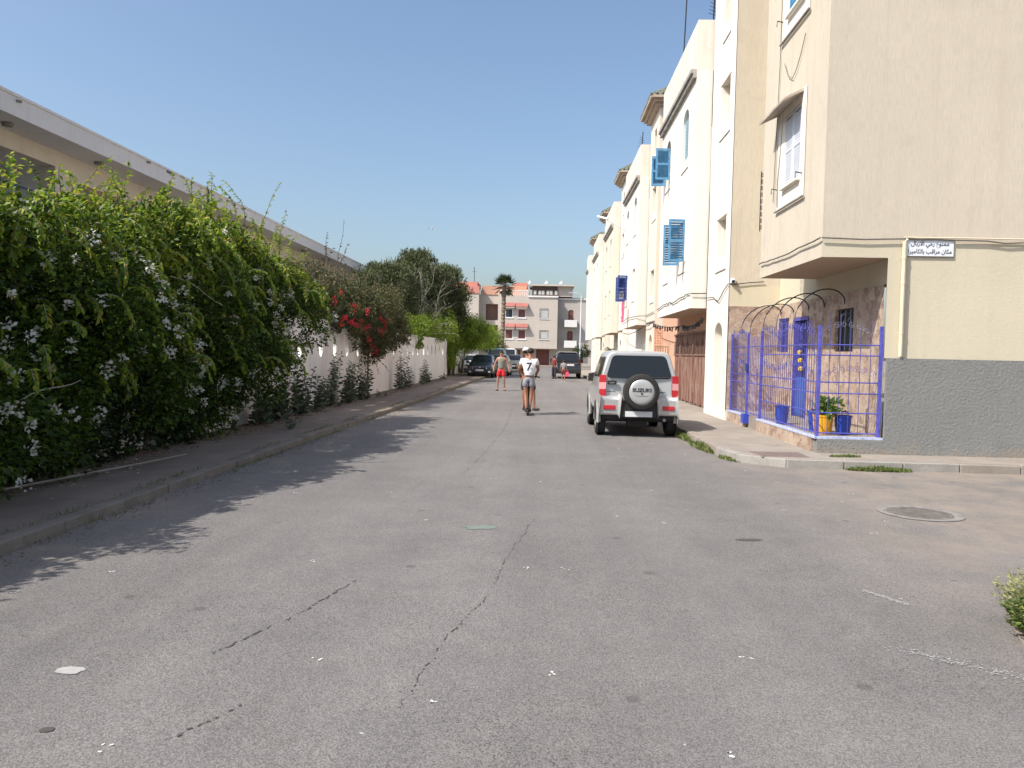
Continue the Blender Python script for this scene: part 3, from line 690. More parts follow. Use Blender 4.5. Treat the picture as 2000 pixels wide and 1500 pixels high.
for i in range(20):
    a = 12.95+i*.155; mb = spiral(fb, a, 1.42+.14*abs(math.sin(i*math.pi/13)), .065, ph=i, sgn=(-1)**i); mb.build('scroll', IRONB, fe)
    mb = spiral(fb, a, 2.08+.16*abs(math.sin(i*math.pi/13)), .065, ph=i*1.4, sgn=(-1)**i); mb.build('scroll', IRONB, fe)
for i in range(10):
    a = 17.18+i*.13; mb = spiral(fb, a, 1.45+.14*abs(math.sin(i*.6)), .07, ph=i, sgn=(-1)**i); mb.build('scroll', IRONB, fe)
    mb = spiral(fb, a, 2.12+.12*abs(math.sin(i*.5)), .07, ph=i*1.4, sgn=(-1)**i); mb.build('scroll', IRONB, fe)
# gate leaf swung inwards between the two middle posts
for k in range(8): y = 16.12+k*.12; bar('bar', (4.49, y, .42), (4.49, y, 2.1), .0055)
for z in (.45, 1.1, 1.28, 1.89): bar('rail', (4.49, 16.06, z), (4.49, 17.02, z), .010)
mb = MB(); mb.box(4.44, 4.47, 16.95, 17.12, 1.35, 1.52); mb.build('lock', BLUED, fe)
mb = MB(); mb.box(4.38, 4.50, 16.88, 17.10, .22, .42); mb.build('box', plain('blue_meter_box', (.03, .06, .40), .4), fe)
# hoops of an awning frame over the porch
HOOP = plain('dark_hoop', (.035, .025, .04), .5)
for i, (y0, y1, zt) in enumerate([(14.06, 14.56, 2.80), (15.1, 15.6, 2.80), (16.0, 16.5, 2.78), (16.95, 17.5, 2.70), (17.7, 18.4, 2.72)]):
    h = MB(); h.tube([(4.49+(5.57-4.49)*(1-math.cos(t))/2, y0+(y1-y0)*t/math.pi, 2.20+(2.68-2.20)*(t/math.pi)+ (zt-2.30)*math.sin(t)*.95) for t in np.linspace(0, math.pi, 16)], .0125, 6)
    h.build('hoop', HOOP, fe, smooth=True)

# ---------------- pots
def pot(name, x, y, z, r, h, mat, label, cat='plant pot', plant=False, square=False):
    p = empty(name, (x, y, z), label, cat)
    mb = MB(); prof = [(.001, .002), (r*.74, .002), (r*.80, .02), (r*.94, h*.45), (r*.98, h*.88), (r*1.04, h*.90), (r*1.05, h), (r*.92, h), (r*.89, h*.9), (.001, h*.9)]
    if square: prof = [(q*1.1, hh) for q, hh in prof]
    mb.lathe((x, y, z), prof, 4 if square else 22); mb.build('bowl', mat, p, smooth=not square)
    mb = MB(); mb.lathe((x, y, z), [(.001, h*.905), (r*.86, h*.905)], 14); mb.build('soil', SOIL, p)
    return p
for a in [(pot('plant_pot', 4.77, 13.22, .38, .165, .33, POTY, 'yellow flower pot with a leafy green plant behind the fence corner')),]: pass
pot('plant_pot', 5.10, 13.20, .38, .135, .33, POTB, 'round blue pot directly right of the yellow pot')
pot('plant_pot', 4.63, 15.0, .38, .125, .36, POTB, 'tapering blue pot standing alone behind the middle of the street side fence', square=False)
pot('plant_pot', 4.80, 13.62, .38, .14, .36, POTB, 'blue pot half hidden behind the left side of the yellow pot')

# ---------------- the terrace : strip with niche + overhanging box, repeated up the street
CP = plain('dark_opening', (.05, .045, .04), .9)
BLIND = plain('beige_blind', (.62, .54, .46), .8, var=.08)
LILAC = plain('pale_blue_shutter', (.36, .50, .58), .6, var=.15)
def tile_roof(par, x0, x1, y0, y1, z):
    mb = MB(); xm, ym = (x0+x1)/2+.3, (y0+y1)/2; h = .62
    rf = mb
    P0, P1, P2, P3 = (x0, y0, z), (x1, y0, z), (x1, y1, z), (x0, y1, z); A, B = (x0+.9, y0+.9, z+h), (x0+.9, y1-.9, z+h); C_, D_ = (x1, y0+.9, z+h), (x1, y1-.9, z+h)
    mb.quad(P0, P3, B, A); mb.quad(P0, A, C_, P1); mb.quad(P3, P2, D_, B); mb.quad(A, B, D_, C_)
    o = mb.build('roof', plain('green_roof_tile', (.13, .14, .10), .7, var=.4, vscale=8) if 'green_roof_tile' not in MATS else MATS['green_roof_tile'], par)
    mb = MB()
    n = int((y1-y0)/.22)
    for k in range(n+1):
        y = y0+(y1-y0)*k/n; t = min(1, (y-y0)/.9, (y1-y)/.9); mb.tube([(x0-.02, y, z+.03), (x0+.9*t, y, z+.03+h*t)], .045, 5)
    n = int((x1-x0)/.22)
    for k in range(n+1):
        x = x0+(x1-x0)*k/n; t = min(1, (x-x0)/.9); mb.tube([(x, y0-.02, z+.03), (x, y0+.9*t, z+.03+h*t)], .045, 5)
    q = mb.build('tiles', MATS['green_roof_tile'], o); q['kind'] = 'stuff'
    mb = MB(); mb.box(x0, x1, y0, y1, z-.10, z-.003); mb.box(x0+.12, x1, y0+.12, y1-.12, z-.22, z-.102); mb.box(x0+.24, x1, y0+.24, y1-.24, z-.34, z-.222); mb.build('eaves', plain('eaves_timber', (.42, .33, .25), .8, var=.2) if 'eaves_timber' not in MATS else MATS['eaves_timber'], par)
def unit(i, Y0, label, swall, bwall, ztop=10.7, short=False):
    H = empty('terraced_house', (4.4, Y0, 0), label, 'house', 'houses in the white terrace')
    xs, xb, xr = 4.4, 3.97+.02*(i % 2), 4.75
    y1, y2, y3 = Y0+2.45, Y0+8.5, Y0+12.3
    if short: y2 = y3 = Y0+5.3
    dz = (0, .0, -.08, -.1, -.1)[i]
    FS, FB = Face('-x', xs), Face('-x', xb)
    # strip
    tops = 11.6
    niche = (Y0+.55, Y0+1.4, .28, 2.52, .9)
    w1 = (Y0+.5, Y0+1.4, 4.1, 5.15); w2 = (Y0+.5, Y0+1.4, 7.45, 8.55); w3 = (Y0+.7, Y0+1.3, 9.9, 10.9, .9)
    mb = MB(); FS.grid(mb, Y0, y1, 0, tops, [niche, w1, w2, w3] if i < 3 else [niche, w1, w2], .22)
    mb.quad((xs, Y0, 0), (9, Y0, 0), (9, Y0, tops), (xs, Y0, tops)) if i else mb.quad((xs, Y0, .38), (xs+.02, Y0, .38), (xs+.02, Y0, tops), (xs, Y0, tops))
    if i == 0: mb.quad((xs, 18.655, 0), (5.55, 18.655, 0), (5.55, 18.655, tops), (xs, 18.655, tops))
    mb.quad((xs, y1, 0), (9, y1, 0), (9, y1, tops), (xs, y1, tops)); mb.quad((xs, Y0, tops), (9, Y0, tops), (9, y1, tops), (xs, y1, tops))
    mb.build('wall', swall, H)
    mb = MB(); FS.box(mb, niche[0], niche[1], -.26, -.221, .1, 2.55); nb = mb.build('niche', CREAMW if i == 0 else swall, H)
    mb = MB(); mb.prism([FS.pt(niche[0]+.01, -.219, .28), FS.pt(niche[1]-.01, -.219, .28), FS.pt(niche[1]-.01, -.219, .92), FS.pt(niche[0]+.3, -.219, 1.0), FS.pt(niche[0]+.01, -.219, .85)], (-.004, 0, 0)); mb.build('damp_patch', plain('damp_patch', (.36, .32, .28), .9, var=.3, vscale=6) if 'damp_patch' not in MATS else MATS['damp_patch'], nb)
    for wz in (w1, w2) + ((w3[:4],) if i < 3 else ()):
        w = window(H, FS, wz[0], wz[1], wz[2], wz[3], CREAMW, BLIND, o=-.17, bars=1, fr=.05)
        mb = MB(); FS.box(mb, wz[0]-.1, wz[1]+.1, .003, .02, wz[2]-.30, wz[2]-.28); mb.build('ledge', GREYTRIM, w)
        mb = MB(); FS.box(mb, wz[0]-.1, wz[1]+.1, .002, .018, wz[2]-.28, wz[2]-.002); mb.build('surround', MATS['window_surround'], w); mb = MB(); FS.box(mb, wz[0]-.1, wz[1]+.1, .002, .018, wz[3]+.002, wz[3]+.2); mb.build('surround', MATS['window_surround'], w)
    tile_roof(H, xs-.42, 9, Y0-.42, y1+.42, tops+.24)
    # box
    zb = 2.97; zt = ztop
    f1 = [(y1+1.15, y1+2.05, 4.35, 5.55), (y1+4.1, y1+5.0, 4.3, 5.5)]; f2 = [(y1+1.1, y1+2.0, 7.3, 8.75, .9), (y1+4.2, y1+5.1, 7.35, 8.7, .9)]
    if short: f1, f2 = f1[:1], f2[:1]
    mb = MB(); FB.grid(mb, y1+.1, y2, zb, 9.35, [h for h in f1+f2], .16); 
    mb.quad((xb, y1+.1, zb), (xs, y1+.1, zb), (xs, y1+.1, 9.35), (xb, y1+.1, 9.35)); mb.quad((xb, y2, zb), (5, y2, zb), (5, y2, zt), (xb, y2, zt))
    mb.build('upper_storeys', bwall, H)
    mb = MB(); FB.grid(mb, y1+.1, y2, 9.35, zt); mb.quad((xb, y1+.1, 9.35), (9, y1+.1, 9.35), (9, y1+.1, zt), (xb, y1+.1, zt)); mb.quad((xb+.2, y1+.3, 9.6), (9, y1+.3, 9.6), (9, y1+.3, zt), (xb+.2, y1+.3, zt))
    mb.quad((xb, y1+.1, zt), (xb+.2, y1+.3, zt), (xb+.2, y2, zt), (xb, y2, zt)); mb.quad((xb, y1+.1, zt), (9, y1+.1, zt), (9, y1+.3, zt), (xb+.2, y1+.3, zt)); mb.quad((xb+.2, y1+.3, 9.6), (9, y1+.3, 9.6), (9, y2, 9.6), (xb+.2, y2, 9.6))
    mb.build('parapet', WEATH, H)
    mb = MB(); mb.box(xb-.16, xb-.001, y1+.12, y2-.02, 9.30, 9.40); mb.box(xb-.10, xb-.001, y1+.12, y2-.02, 9.18, 9.298); mb.build('moulding', GREYTRIM, H)
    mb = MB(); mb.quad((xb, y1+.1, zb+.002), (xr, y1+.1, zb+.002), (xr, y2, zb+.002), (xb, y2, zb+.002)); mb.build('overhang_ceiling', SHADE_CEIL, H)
    # windows of the box
    for k, h in enumerate(f1+f2):
        arch = len(h) > 4; blue = (i == 0 and k in (0, 3)) or (i == 1 and k == 1) 
        pm = (DARKWIN if blue else (LILAC if arch else BLIND)) if not ((i == 1 and k == 2) or (i == 3 and k == 1)) else BLUEP
        w = window(H, FB, h[0], h[1], h[2], h[3], CREAMW if not arch else LILAC, pm, o=-.12, bars=1)
        mb = MB(); FB.box(mb, h[0]-.08, h[1]+.08, .003, .02, h[2]-.30, h[2]-.285); mb.build('ledge', GREYTRIM, w)
        if i == 0 and not arch: mb = MB(); FB.box(mb, h[0]-.12, h[0]-.002, .002, .018, h[2], h[3]); mb.build('surround', MATS['window_surround'], w); mb = MB(); FB.box(mb, h[1]+.002, h[1]+.12, .002, .018, h[2], h[3]); mb.build('surround', MATS['window_surround'], w)
        if blue:
            bm_ = BLUED if i == 1 else BLUEP; z1 = h[3]-(.35 if arch else 0)
            shutter_leaf(H, (xb-.02, h[0]+.0), (-1, -.10), .46, h[2], z1, bm_); shutter_leaf(H, (xb-.02, h[1]-.0), (-1, .18), .46, h[2], z1, bm_)
        if i == 0 and k == 2:
            mb = MB()
            for q in range(7):
                for r_ in range(11): mb.lathe(FB.pt(h[0]+.1+q*.115, -.07, h[2]+.1+r_*.105), [(.046, -.012), (.034, -.012), (.034, .012), (.046, .012), (.046, -.012)], 6, 'x')
            s_ = mb.build('lattice', LILAC, w); s_['kind'] = 'stuff'
    # ground floor under the box
    gm = [PEACH, WHITE, CREAMW, WHITE2, WHITE2][i]
    mb = MB(); F0 = Face('-x', xr)
    gate = (y1+.9, y1+6.9, .05, 2.42) if i == 0 else (y1+1.5, y1+4.3, .05, 2.3)
    F0.grid(mb, y1, y3, 0, 2.97, [] if short else [gate], .1); mb.quad((xr, y2, 2.97), (xr, y3, 2.97), (xr, y3, zt-.3), (xr, y2, zt-.3)); mb.build('recess_wall', gm, H)
    if not short:
        gr = MB(); gp = None
        if i == 0:
            G = MB(); F0.box(G, gate[0], gate[1], -.09, -.05, .12, .18); F0.box(G, gate[0], gate[1], .02, .05, 1.68, 1.73); F0.box(G, gate[0], gate[1], .02, .05, 2.36, 2.42)
            gp = G.build('gate', GATE, H); ln = .235; n = int((gate[1]-gate[0])/ln)
            for k in range(n):
                a = gate[0]+k*ln; mb = MB(); z1 = 2.36+.03*math.sin(k*5.1); F0.box(mb, a+.006, a+ln-.006, -.02+.012*(k % 2), .012+.012*(k % 2), .15+.03*(k % 3), z1); mb.build('sheet', GATE, gp)
            for a in (gate[0]+2.35, gate[0]+4.6): mb = MB(); F0.box(mb, a-.03, a+.03, .03, .075, .08, 2.44); mb.build('gate_post', GATE, gp)
            mb = MB()
            for k in range(60):
                a = gate[0]+.05+k*.098; F0.box(mb, a-.004, a+.004, .052, .06, 1.73, 2.0+.09*math.sin(k*.8)+.05)
            s_ = mb.build('spikes', IRONK, gp); s_['kind'] = 'stuff'
        else:
            mb = MB(); F0.box(mb, gate[0], gate[1], -.09, -.05, .1, gate[3]); mb.build('garage_door', [None, WHITEP, BROWNF, WINGREY, WINGREY][i], H)
    if i == 1:      # tiled side wall facing the viewer
        mb = MB(); Face('-y', Y0-.015).grid(mb, xs, 9, .1, 2.78); mb.build('tiled_side', TILEW, H)
    if i: 
        mb = MB(); mb.box(xs-.05, xs-.002, Y0-.03, y1, 3.02, 3.06); mb.build('moulding', GREYTRIM, H)
    return H
unit(0, 18.655, 'white terraced house with bright blue louvred shutters and rusty brown gate, nearest of the terrace', WHITE, WHITE)
unit(1, 31.0, 'cream terraced house with dark navy open shutters, second along from the beige corner house', WHITE2, WHITE)
unit(2, 43.4, 'third white terraced house from the corner, wall lamp arm on its front', WHITE, CREAMW)
unit(3, 55.8, 'fourth terraced house from the corner, with narrow blue shutter', WHITE2, WHITE)
unit(4, 68.2, 'last and farthest terraced house at the end of the white row', WHITE, WHITE, short=True)
# railing in front of the tiled wall
rl = empty('railing', (4.3, 29.2, .13), 'low rusty brown railing in front of the terracotta tiled wall', 'railing')
for k in range(12): mb = MB(); x = 4.25+k*.09; mb.tube([(x, 29.3, .13), (x, 29.3, 2.0)], .014, 5); mb.build('bar', BROWNF, rl)
for z in (.4, 2.0): mb = MB(); mb.tube([(4.22, 29.3, z), (5.3, 29.3, z)], .02, 5); mb.build('rail', BROWNF, rl)
# cables along the terrace
cable('wall_cable', [(3.93, 27.1, 3.25), (3.93, 25.5, 3.33), (3.93, 23.5, 3.30), (3.93, 21.2, 3.36)], .014, CABLEK, None, 'dark cable along the foot of the nearest white overhang', jit=.03, seed=11)
cable('wall_cable', [(3.95, 21.15, 3.36), (4.38, 21.14, 3.37)], .014, CABLEK, None, 'short dark cable round the near end of the nearest white overhang', seed=12)
cb = MB(); pts = []
for a, b in zip([(4.34, 21.2, 2.72), (4.36, 24.3, 2.62), (4.3, 30.9, 2.96)], [(4.36, 24.3, 2.62), (4.3, 30.9, 2.96)]):
    a, b = Vector(a), Vector(b)
    for k in range(12): t = k/12; p = a.lerp(b, t); p.z -= .22*4*t*(1-t)*.5; pts.append(p)
pts.append(Vector((4.3, 31.0, 2.96))); cb.tube(pts, .016, 5)
r = random.Random(3)
for p in pts[:-1]:
    for q in range(2): pp = p+Vector((0, r.uniform(0, .35), 0)); cb.tube([pp, pp+Vector((r.uniform(-.03, .03), .03, -r.uniform(.06, .15)))], .022, 4)
tag(cb.build('wall_cable', CABLEK, at=tuple(pts[0])), 'sagging dark cable with hanging ties under the overhang above the brown gate', 'cable')
cable('wall_cable', [(3.92, 39.4, 3.3), (3.92, 36.8, 3.38), (3.92, 33.5, 3.33), (4.36, 33.4, 3.36), (4.36, 31, 3.4)], .014, CABLEK, None, 'dark cable along the foot of the second white overhang', jit=.02, seed=13)
cable('wall_cable', [(4.3, 31, 2.95), (4.3, 33.4, 2.9), (4.2, 38, 2.7), (4.3, 43.3, 2.95)], .016, CABLEK, None, 'dark cable sagging below the second white overhang', jit=.02, sag=.05, seed=14)
# pink cloth hanging
mb = MB(); r = random.Random(2); cols = 7; rows = 10; vs = []; fs = []
for j in range(rows):
    for k in range(cols): vs.append((3.72+.05*math.sin(k*1.7+j*.3), 36.6+.34*k/(cols-1), 4.18-.95*j/(rows-1)+.03*math.sin(k*2)))
for j in range(rows-1):
    for k in range(cols-1): a = j*cols+k; fs.append((a, a+1, a+cols+1, a+cols))
mb.add(vs, fs); tag(mb.build('hanging_cloth', CLP, smooth=True, at=(3.72, 36.6, 4.18)), 'pink cloth hanging below the navy shutters', 'laundry')
# antennas
for x, y, z0, z1, lab, dish in [(4.1, 24.2, 10.7, 12.9, 'long thin dark antenna mast rising from the nearest white parapet', 0), (4.6, 22.4, 10.7, 13.4, 'antenna mast with white dish at the near corner of the white parapet', 1), (4.2, 35.2, 10.7, 11.7, 'short tv antenna on the second parapet', 0)]:
    a = empty('antenna', (x, y, z0), lab, 'antenna'); mb = MB(); mb.tube([(x, y, z0), (x+.06, y, z1)], .022, 5); mb.build('mast', CABLEK, a)
    mb = MB()
    for k in range(5): mb.tube([(x-.16+k*.02, y-.1, z0+.35+k*.1+.3*dish), (x+.18-k*.02, y+.1, z0+.35+k*.1+.3*dish)], .008, 4)
    if lab[0] != 'l': mb.build('elements', CABLEK, a)
    if dish: mb = MB(); mb.lathe((x, y-.1, z0+.16), [(.001, .05), (.08, .03), (.12, -.02)], 14, 'y'); mb.build('dish', SIGNW, a, smooth=True)
# wall lamp
lm = empty('wall_lamp', (4.35, 43.3, 8.2), 'long thin street lamp arm reaching out from the third white house', 'street lamp')
mb = MB(); mb.tube([(4.38, 41.8, 7.9), (4.2, 41.8, 8.4), (3.3, 42.5, 9.05)], .04, 6); mb.build('arm', WINGREY, lm, smooth=True)
mb = MB(); mb.obox((3.1, 42.65, 9.16), Vector((-.28, .18, .1)), (.05, .09, 0), (0, 0, .05)); mb.build('lamp_head', SIGNW, lm, bevel=.02)

# ================================================================ left : garden wall with slots
gw = empty('garden_wall', (-6, 25, 0), 'long white garden wall pierced by a row of leaf-shaped slots, under the bougainvillea', 'wall')
XW, TH, ZT = -6.0, .16, 2.38
def wall_panel(y0, y1, slot):
    mb = MB(); cy = (y0+y1)/2; zc = 1.72; n = 16
    if not slot: mb.box(XW-TH, XW, y0, y1, .05, ZT); return mb
    E_ = [(cy + .19*math.sin(t)*(1 if True else 1)*abs(math.sin(t))**.15, zc+.29*math.cos(t)) for t in [2*math.pi*k/n for k in range(n)]]
    def outer(k):
        t = 2*math.pi*k/n; dy, dz = math.sin(t), math.cos(t); hy, hz = (y1-y0)/2, None
        s_ = min(hy/abs(dy) if abs(dy) > 1e-6 else 1e9, ((ZT-zc) if dz > 0 else (zc-.05))/abs(dz) if abs(dz) > 1e-6 else 1e9)
        return (cy+dy*s_, zc+dz*s_)
    O = [outer(k) for k in range(n)]; cor = [(y1, ZT), (y1, .05), (y0, .05), (y0, ZT)]
    for x in (XW, XW-TH):
        for k in range(n):
            a, b, c, d = O[k], O[(k+1) % n], E_[(k+1) % n], E_[k]
            poly = [a]
            for q in cor:
                if (abs(a[0]-q[0]) < 1e-6 and abs(b[1]-q[1]) < 1e-6 and abs(a[1]-q[1]) > 1e-6 and abs(b[0]-q[0]) > 1e-6) or (abs(a[1]-q[1]) < 1e-6 and abs(b[0]-q[0]) < 1e-6 and abs(a[0]-q[0]) > 1e-6 and abs(b[1]-q[1]) > 1e-6): poly.append(q)
            poly += [b, c, d]; mb.quad(*[(x, p[0], p[1]) for p in poly])
    for k in range(n):
        a, b = E_[k], E_[(k+1) % n]; mb.quad((XW, a[0], a[1]), (XW, b[0], b[1]), (XW-TH, b[0], b[1]), (XW-TH, a[0], a[1]))
    mb.quad((XW, y0, ZT), (XW, y1, ZT), (XW-TH, y1, ZT), (XW-TH, y0, ZT))
    for y in (y0, y1): mb.quad((XW, y, .05), (XW, y, ZT), (XW-TH, y, ZT), (XW-TH, y, .05))
    return mb
y = 2.0; k = 0
while y < 46.4:
    if k % 5 == 4: wall_panel(y, y+.42, False).build('pier', GWALL, gw); mb = None; y += .42
    else: wall_panel(y, y+1.38, True).build('wall_panel', GWALL, gw); y += 1.38
    k += 1
mb = MB(); mb.box(XW-.3, XW+.08, 46.5, 46.9, .05, 2.5); mb.build('end_pier', GWALL, gw)
mb = MB(); mb.box(XW-.2, XW+.04, 20.0, 22.0, ZT+.003, ZT+.06); mb.build('coping', GWALL, gw)
lw = empty('garden_wall', (-6.3, 52, 0), 'lower stretch of white wall beyond the end of the long garden wall', 'wall')
mb = MB(); mb.box(-6.5, -6.34, 47.2, 75, .05, 1.9); mb.build('wall_panel', GWALL, lw)

# ================================================================ left : school building
SB = empty('school_building', (-13, 20, 0), 'long two-storey white school building with a deep flat roof edge behind the hedge', 'building')
Y0s, Y1s = -14, 57
mb = MB(); mb.box(-30, -12, Y0s, Y1s, 6.74, 7.24); mb.build('roof', SCHOOL, SB)
FW = Face('+x', -13.0)
op1 = (8.0, 20.0, 4.55, 6.32); wins = [(21.2, 24.7, 4.7, 6.1)] + [(26.5+5.4*k, 30.0+5.4*k, 4.7, 6.1) for k in range(6)]
low = [(21.2+5.4*k, 24.7+5.4*k, 1.2, 2.8) for k in range(6)]
mb = MB(); FW.grid(mb, Y0s, Y1s, 0, 6.738, [op1]+wins+low, .35); mb.quad((-30, Y1s, 0), (-13, Y1s, 0), (-13, Y1s, 6.73), (-30, Y1s, 6.73)); mb.build('wall', SCHOOLC, SB)
mb = MB(); mb.box(-16.0, -15.9, 7.9, 20.1, 4.4, 6.5); mb.box(-15.9, -13.36, 7.7, 20.3, 4.2, 4.35); mb.quad((-15.9, 7.9, 6.33), (-13.36, 7.9, 6.33), (-13.36, 20.1, 6.33), (-15.9, 20.1, 6.33)); mb.quad((-15.9, 20.05, 4.4), (-13.36, 20.05, 4.4), (-13.36, 20.05, 6.4), (-15.9, 20.05, 6.4)); mb.build('gallery', SCHOOL, SB)
for z in (4.75, 5.0, 5.25, 5.52): mb = MB(); mb.tube([(-13.1, 8, z), (-13.1, 20.0, z)], .022, 6); mb.build('railing', BLUED, SB)
for y in (9.5, 11.6, 13.7, 15.8, 17.9, 19.9): mb = MB(); mb.tube([(-13.1, y, 4.55), (-13.1, y, 5.52)], .022, 6); mb.build('railing', BLUED, SB)
for h in wins+low: w = window(SB, FW, h[0], h[1], h[2], h[3], BROWNF, DARKWIN, o=-.03, fr=.14, bars=2)
for h in wins[:2]:
    mb = MB()
    for k in range(9): a = h[0]+.3+k*.36; mb.tube([FW.pt(a, .03, h[2]), FW.pt(a, .03, h[3]-.4)], .012, 4)
    mb.build('grille', IRONK, SB)
for k in range(14): y = 13.9+k*3.67; mb = MB(); mb.lathe((-12.55, y, 6.66), [(.001, 0), (.11, 0), (.13, .05), (.13, .078)], 14); mb.build('soffit_light', plain('grey_fixture', (.22, .22, .20), .6) if 'grey_fixture' not in MATS else MATS['grey_fixture'], SB, smooth=True)
mb = MB(); mb.box(-12.02, -11.985, 24.0, 24.5, 7.10, 7.25); mb.build('roof_outlet', plain('slate_outlet', (.07, .09, .13), .6), SB)
for y, z in ((17.1, 7.1), (22.8, 7.14), (34, 7.05), (45.5, 7.15)): mb = MB(); mb.tube([(-12.03, y, z), (-11.9, y+.02, z-.02)], .035, 7); mb.build('spout', GREYTRIM, SB)
mb = MB(); mb.tube([(-11.97, 26.9, 7.2), (-11.94, 26.95, 7.0), (-11.96, 26.92, 6.85), (-11.93, 26.95, 6.6)], .035, 6); mb.build('hanging_rope', IRONK, SB)
mb = MB(); mb.box(-12.005, -11.97, Y0s, Y1s, 7.18, 7.245); mb.build('roof_trim', SCHOOL, SB)

# ================================================================ far buildings across the end of the street
YF = 98.3
FB_ = empty('apartment_building', (-2, YF, 0), 'beige three-storey apartment building closing the end of the street, with red window hoods', 'building')
F = Face('-y', YF); F2 = Face('-y', YF+1.6)
wn = [(-5.0, -4.0, 6.1, 7.3), (-3.4, -2.35, 6.1, 7.25), (-5.0, -3.95, 3.38, 4.65), (-3.35, -2.3, 3.38, 4.65), (-.6, .6, 6.05, 7.35), (-.6, .6, 3.42, 4.6)]
mb = MB(); F.grid(mb, -5.9, 1.7, 2.25, 9.0, wn, .2); mb.quad((1.7, YF, 2.25), (1.7, YF+1.6, 2.25), (1.7, YF+1.6, 9), (1.7, YF, 9)); mb.quad((-5.9, YF, 2.25), (1.7, YF, 2.25), (1.7, YF+1.6, 2.25), (-5.9, YF+1.6, 2.25)); mb.quad((-5.9, YF, 2.25), (-5.9, YF+3, 2.25), (-5.9, YF+3, 9), (-5.9, YF, 9)); mb.quad((-5.9, YF, 9), (1.7, YF, 9), (1.7, YF+9, 9), (-5.9, YF+9, 9))
mb.build('wall', FARB, FB_)
for k, h in enumerate(wn): w = window(FB_, F, h[0], h[1], h[2], h[3], SIGNW if k < 4 else GREYTRIM, [DARKWIN, MAROON, MAROON, MAROON, WINGREY, WINGREY][k], o=-.06, fr=.09 if k < 4 else .16, bars=0, sill=SIGNW)
for k, (a, z) in enumerate([(-4.5, 7.42), (-2.87, 7.38), (-4.48, 4.78), (-2.82, 4.78)]):
    mb = MB(); mb.prism([(a-.78, YF-.002, z+.62), (a-.78, YF-.55, z+.16), (a-.78, YF-.55, z+.1), (a-.78, YF-.002, z+.1)], (1.56, 0, 0)); hd = mb.build('window_hood', AWNR, FB_)
    mb = MB(); mb.box(a-.72, a+.72, YF-.5, YF-.003, z-.08, z+.098); mb.build('lintel', FARB, hd)
mb = MB(); F2.grid(mb, 1.7, 9, 2.25, 8.9, [(3.1, 3.8, 6.0, 7.35, 1), (3.0, 3.75, 3.3, 4.65, 1)], .15); F2.grid(mb, -6, 9, 0, 2.25, [(-.95, .75, .1, 2.15), (-4.3, -3.0, .1, 2.0), (-2.6, -1.4, .1, 2.1)], .3); mb.quad((9, YF+1.6, 0), (9, YF+9, 0), (9, YF+9, 8.9), (9, YF+1.6, 8.9)); mb.quad((1.7, YF+1.6, 8.9), (9, YF+1.6, 8.9), (9, YF+9, 8.9), (1.7, YF+9, 8.9)); mb.build('side_wing', FARB2, FB_)
for h, m_ in (((-.95, .75, .1, 2.15), MAROON), ((-4.3, -3.0, .1, 2.0), MAROON), ((-2.6, -1.4, .1, 2.1), BROWNF)): mb = MB(); F2.box(mb, h[0], h[1], -.2, -.15, h[2], h[3]); mb.build('garage_door', m_, FB_)
for h in ((3.1, 3.8, 6.0, 7.35), (3.0, 3.75, 3.3, 4.65)):
    w = window(FB_, F2, *h, BROWNF, MAROON, o=-.1, bars=1); 
for a0, z in ((2.6, 5.1), (2.6, 2.45)):
    mb = MB(); yy = YF+1.6; mb.box(a0, a0+1.62, yy-1.0, yy-.92, z, z+.9); mb.box(a0, a0+.07, yy-.92, yy-.002, z, z+.9); mb.box(a0+1.55, a0+1.62, yy-.92, yy-.002, z, z+.9); mb.box(a0+.07, a0+1.55, yy-.92, yy-.002, z, z+.12); mb.build('balcony', SCHOOL, FB_)
mb = MB(); mb.box(-2.1, 9.05, YF-.12, YF-.002, 8.72, 8.80) if False else mb.box(-2.1, 1.75, YF-.14, YF-.003, 8.78, 8.96); mb.box(1.78, 9.1, YF+1.46, YF+1.598, 8.62, 8.8); mb.build('cornice', SCHOOL, FB_)
ph = MB(); ph.box(-1.6, 3.6, YF+1.2, YF+7, 9.0, 10.3); ph.box(-2.0, 3.8, YF+.6, YF+7.4, 10.3, 10.5); pp = ph.build('penthouse', FARB, FB_)
mb = MB(); mb.box(-1.62, 1.65, YF+.98, YF+1.198, 9.05, 10.22); mb.build('dark_front', plain('dark_brown_front', (.07, .035, .03), .6), pp)
for k in range(6): mb = MB(); a = -1.42+k*.52+(.1 if k % 2 else 0); mb.box(a, a+.34, YF+.95, YF+.978, 9.2, 9.72); mb.build('pane', WINGREY, pp)
mb = MB(); mb.tube([(-5.9, YF+.1, 9.55), (-2.0, YF+.1, 9.55)], .06, 6); 
for k in range(17): mb.tube([(-5.85+k*.235, YF+.1, 9.0), (-5.85+k*.235, YF+.1, 9.55)], .045, 5)
bl = mb.build('balustrade', SCHOOL, FB_)
mb = MB(); mb.box(-5.9, -2.1, YF+2.5, YF+7, 9.0, 10.0); mb.build('roof_room', FARO, FB_)
mb = MB(); mb.box(-4.2, -2.3, YF+3.5, YF+7, 10.0, 10.9); mb.build('roof_room', FARP, FB_)
for x, zz in ((-2.1, 10.5), (.1, 10.5), (2.0, 10.5)):
    d = empty('satellite_dish', (x, YF+2, zz), {-2.1: 'white satellite dish leftmost of three above the penthouse roof', .1: 'middle white satellite dish on the penthouse roof', 2.0: 'right hand white satellite dish on the penthouse roof'}[x], 'satellite dish', 'satellite dishes on the far roof')
    mb = MB(); mb.tube([(x, YF+2, zz), (x, YF+2, zz+.35)], .03, 5); mb.build('mast', WINGREY, d)
    mb = MB(); mb.lathe((x, YF+1.9, zz+.40), [(.001, .10), (.12, .03), (.22, -.025)], 16, 'y'); mb.build('dish', SIGNW, d, smooth=True)
